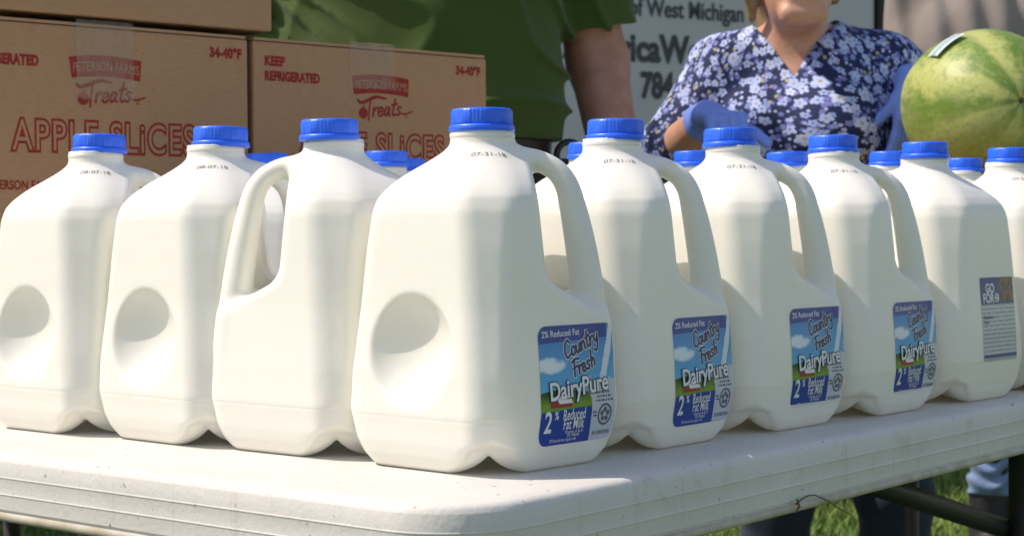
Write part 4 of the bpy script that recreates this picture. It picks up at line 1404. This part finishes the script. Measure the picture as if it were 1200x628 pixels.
def blades(n, x0, x1, y0, y1, hmin, hmax, wd):
    x = rng.uniform(x0, x1, n); y = rng.uniform(y0, y1, n); a = rng.uniform(0, 2 * PI, n)
    hgt = rng.uniform(hmin, hmax, n); ln = rng.uniform(.2, .9, n) * hgt; la = rng.uniform(0, 2 * PI, n); ww = wd * rng.uniform(.6, 1.3, n)
    dx, dy = np.cos(a) * ww / 2, np.sin(a) * ww / 2; lx, ly = np.cos(la) * ln, np.sin(la) * ln
    z0 = np.full(n, .002)
    A_ = np.stack([x - dx, y - dy, z0], 1); B_ = np.stack([x + dx, y + dy, z0], 1)
    C_ = np.stack([x + dx * .8 + lx * .35, y + dy * .8 + ly * .35, hgt * .6], 1); D_ = np.stack([x - dx * .8 + lx * .35, y - dy * .8 + ly * .35, hgt * .6], 1)
    E_ = np.stack([x + lx, y + ly, hgt], 1)
    return np.stack([A_, B_, C_, D_, E_], 1).reshape(-1, 3)

Vg = np.concatenate([blades(42000, .4, 3.2, 3.6, 7.2, .025, .075, .006), blades(26000, -2.5, 4.5, 2.0, 9.0, .025, .07, .008), blades(9000, -1.6, .5, 1.6, 6.0, .02, .06, .008)])
nb2 = len(Vg) // 5
i0 = np.arange(nb2) * 5
me = bpy.data.meshes.new('grass')
loops = np.stack([i0, i0 + 1, i0 + 2, i0 + 3, i0 + 3, i0 + 2, i0 + 4], 1).ravel()
me.vertices.add(len(Vg)); me.vertices.foreach_set('co', Vg.astype(np.float32).ravel())
me.loops.add(len(loops)); me.loops.foreach_set('vertex_index', loops.astype(np.int32))
me.polygons.add(nb2 * 2)
me.polygons.foreach_set('loop_start', (np.arange(nb2)[:, None] * 7 + np.array([0, 4])).ravel().astype(np.int32))
me.update(calc_edges=True); me.validate()
b = NB('grass_blade', .6)
c = b.mix(b.step(b.noise(b.pos(), 1.6, 5), .35, .65), (.10, .20, .025), (.20, .29, .06))
c = b.mix(b.math('GREATER_THAN', b.noise(b.pos(), 45, 2), .63), c, (.30, .27, .11))
b.base(c)
me.materials.append(b.m)
tag(link(bpy.data.objects.new('grass', me)), kind='stuff')


def tree(name, loc, ht, rad, label, seed, col):
    r = np.random.default_rng(seed)
    root = empty(name, loc)
    V, F = tube([(0, 0, -.05), (.05, .03, ht * .3), (-.03, .05, ht * .6), (.02, 0, ht * .85)], [ht * .035, ht * .028, ht * .018, .03], 12)
    V = [tuple(v) for v in V]
    for k in range(7):
        a = r.uniform(0, 2 * PI); z = ht * r.uniform(.35, .7)
        v, f = tube([(0, 0, z), (math.cos(a) * rad * .4, math.sin(a) * rad * .4, z + ht * .1), (math.cos(a) * rad * .75, math.sin(a) * rad * .75, z + ht * .16)], [.07, .045, .02], 8)
        F += [tuple(i + len(V) for i in q) for q in f]; V += [tuple(q) for q in v]
    mesh_obj('trunk', V, F, plain('bark', (.10, .075, .055), .9, .25, 20, .4), root, True)
    nc, per = 46, 210
    cs = r.normal(size=(nc, 3)); cs /= np.linalg.norm(cs, axis=1)[:, None]
    cs = cs * (r.uniform(.35, 1, (nc, 1))) * np.array([rad, rad, ht * .33]) + np.array([0, 0, ht * .66])
    P = (cs[:, None, :] + r.normal(size=(nc, per, 3)) * rad * .17).reshape(-1, 3); n = len(P)
    a = r.normal(size=(n, 3)); a /= np.linalg.norm(a, axis=1)[:, None]
    bb = np.cross(a, r.normal(size=(n, 3))); bb /= np.linalg.norm(bb, axis=1)[:, None]
    s = r.uniform(.05, .11, (n, 1))
    V = np.stack([P - a * s, P - bb * s * .5, P + a * s, P + bb * s * .5], 1).reshape(-1, 3)
    F = np.arange(n * 4).reshape(-1, 4)
    b = NB('leaves_' + name, .6)
    b.base(b.mix(b.step(b.noise(b.coord(), 1.2, 4), .35, .65), tuple(.6 * x for x in col), tuple(1.3 * x for x in col)))
    mesh_obj('crown', V, F, b.m, root)
    tag(root, label, 'tree')
tree('maple_tree', (3.4, 15.5, 0), 8.5, 2.8, 'dark green leafy tree standing far behind the end of the white truck', 4, (.05, .10, .025))
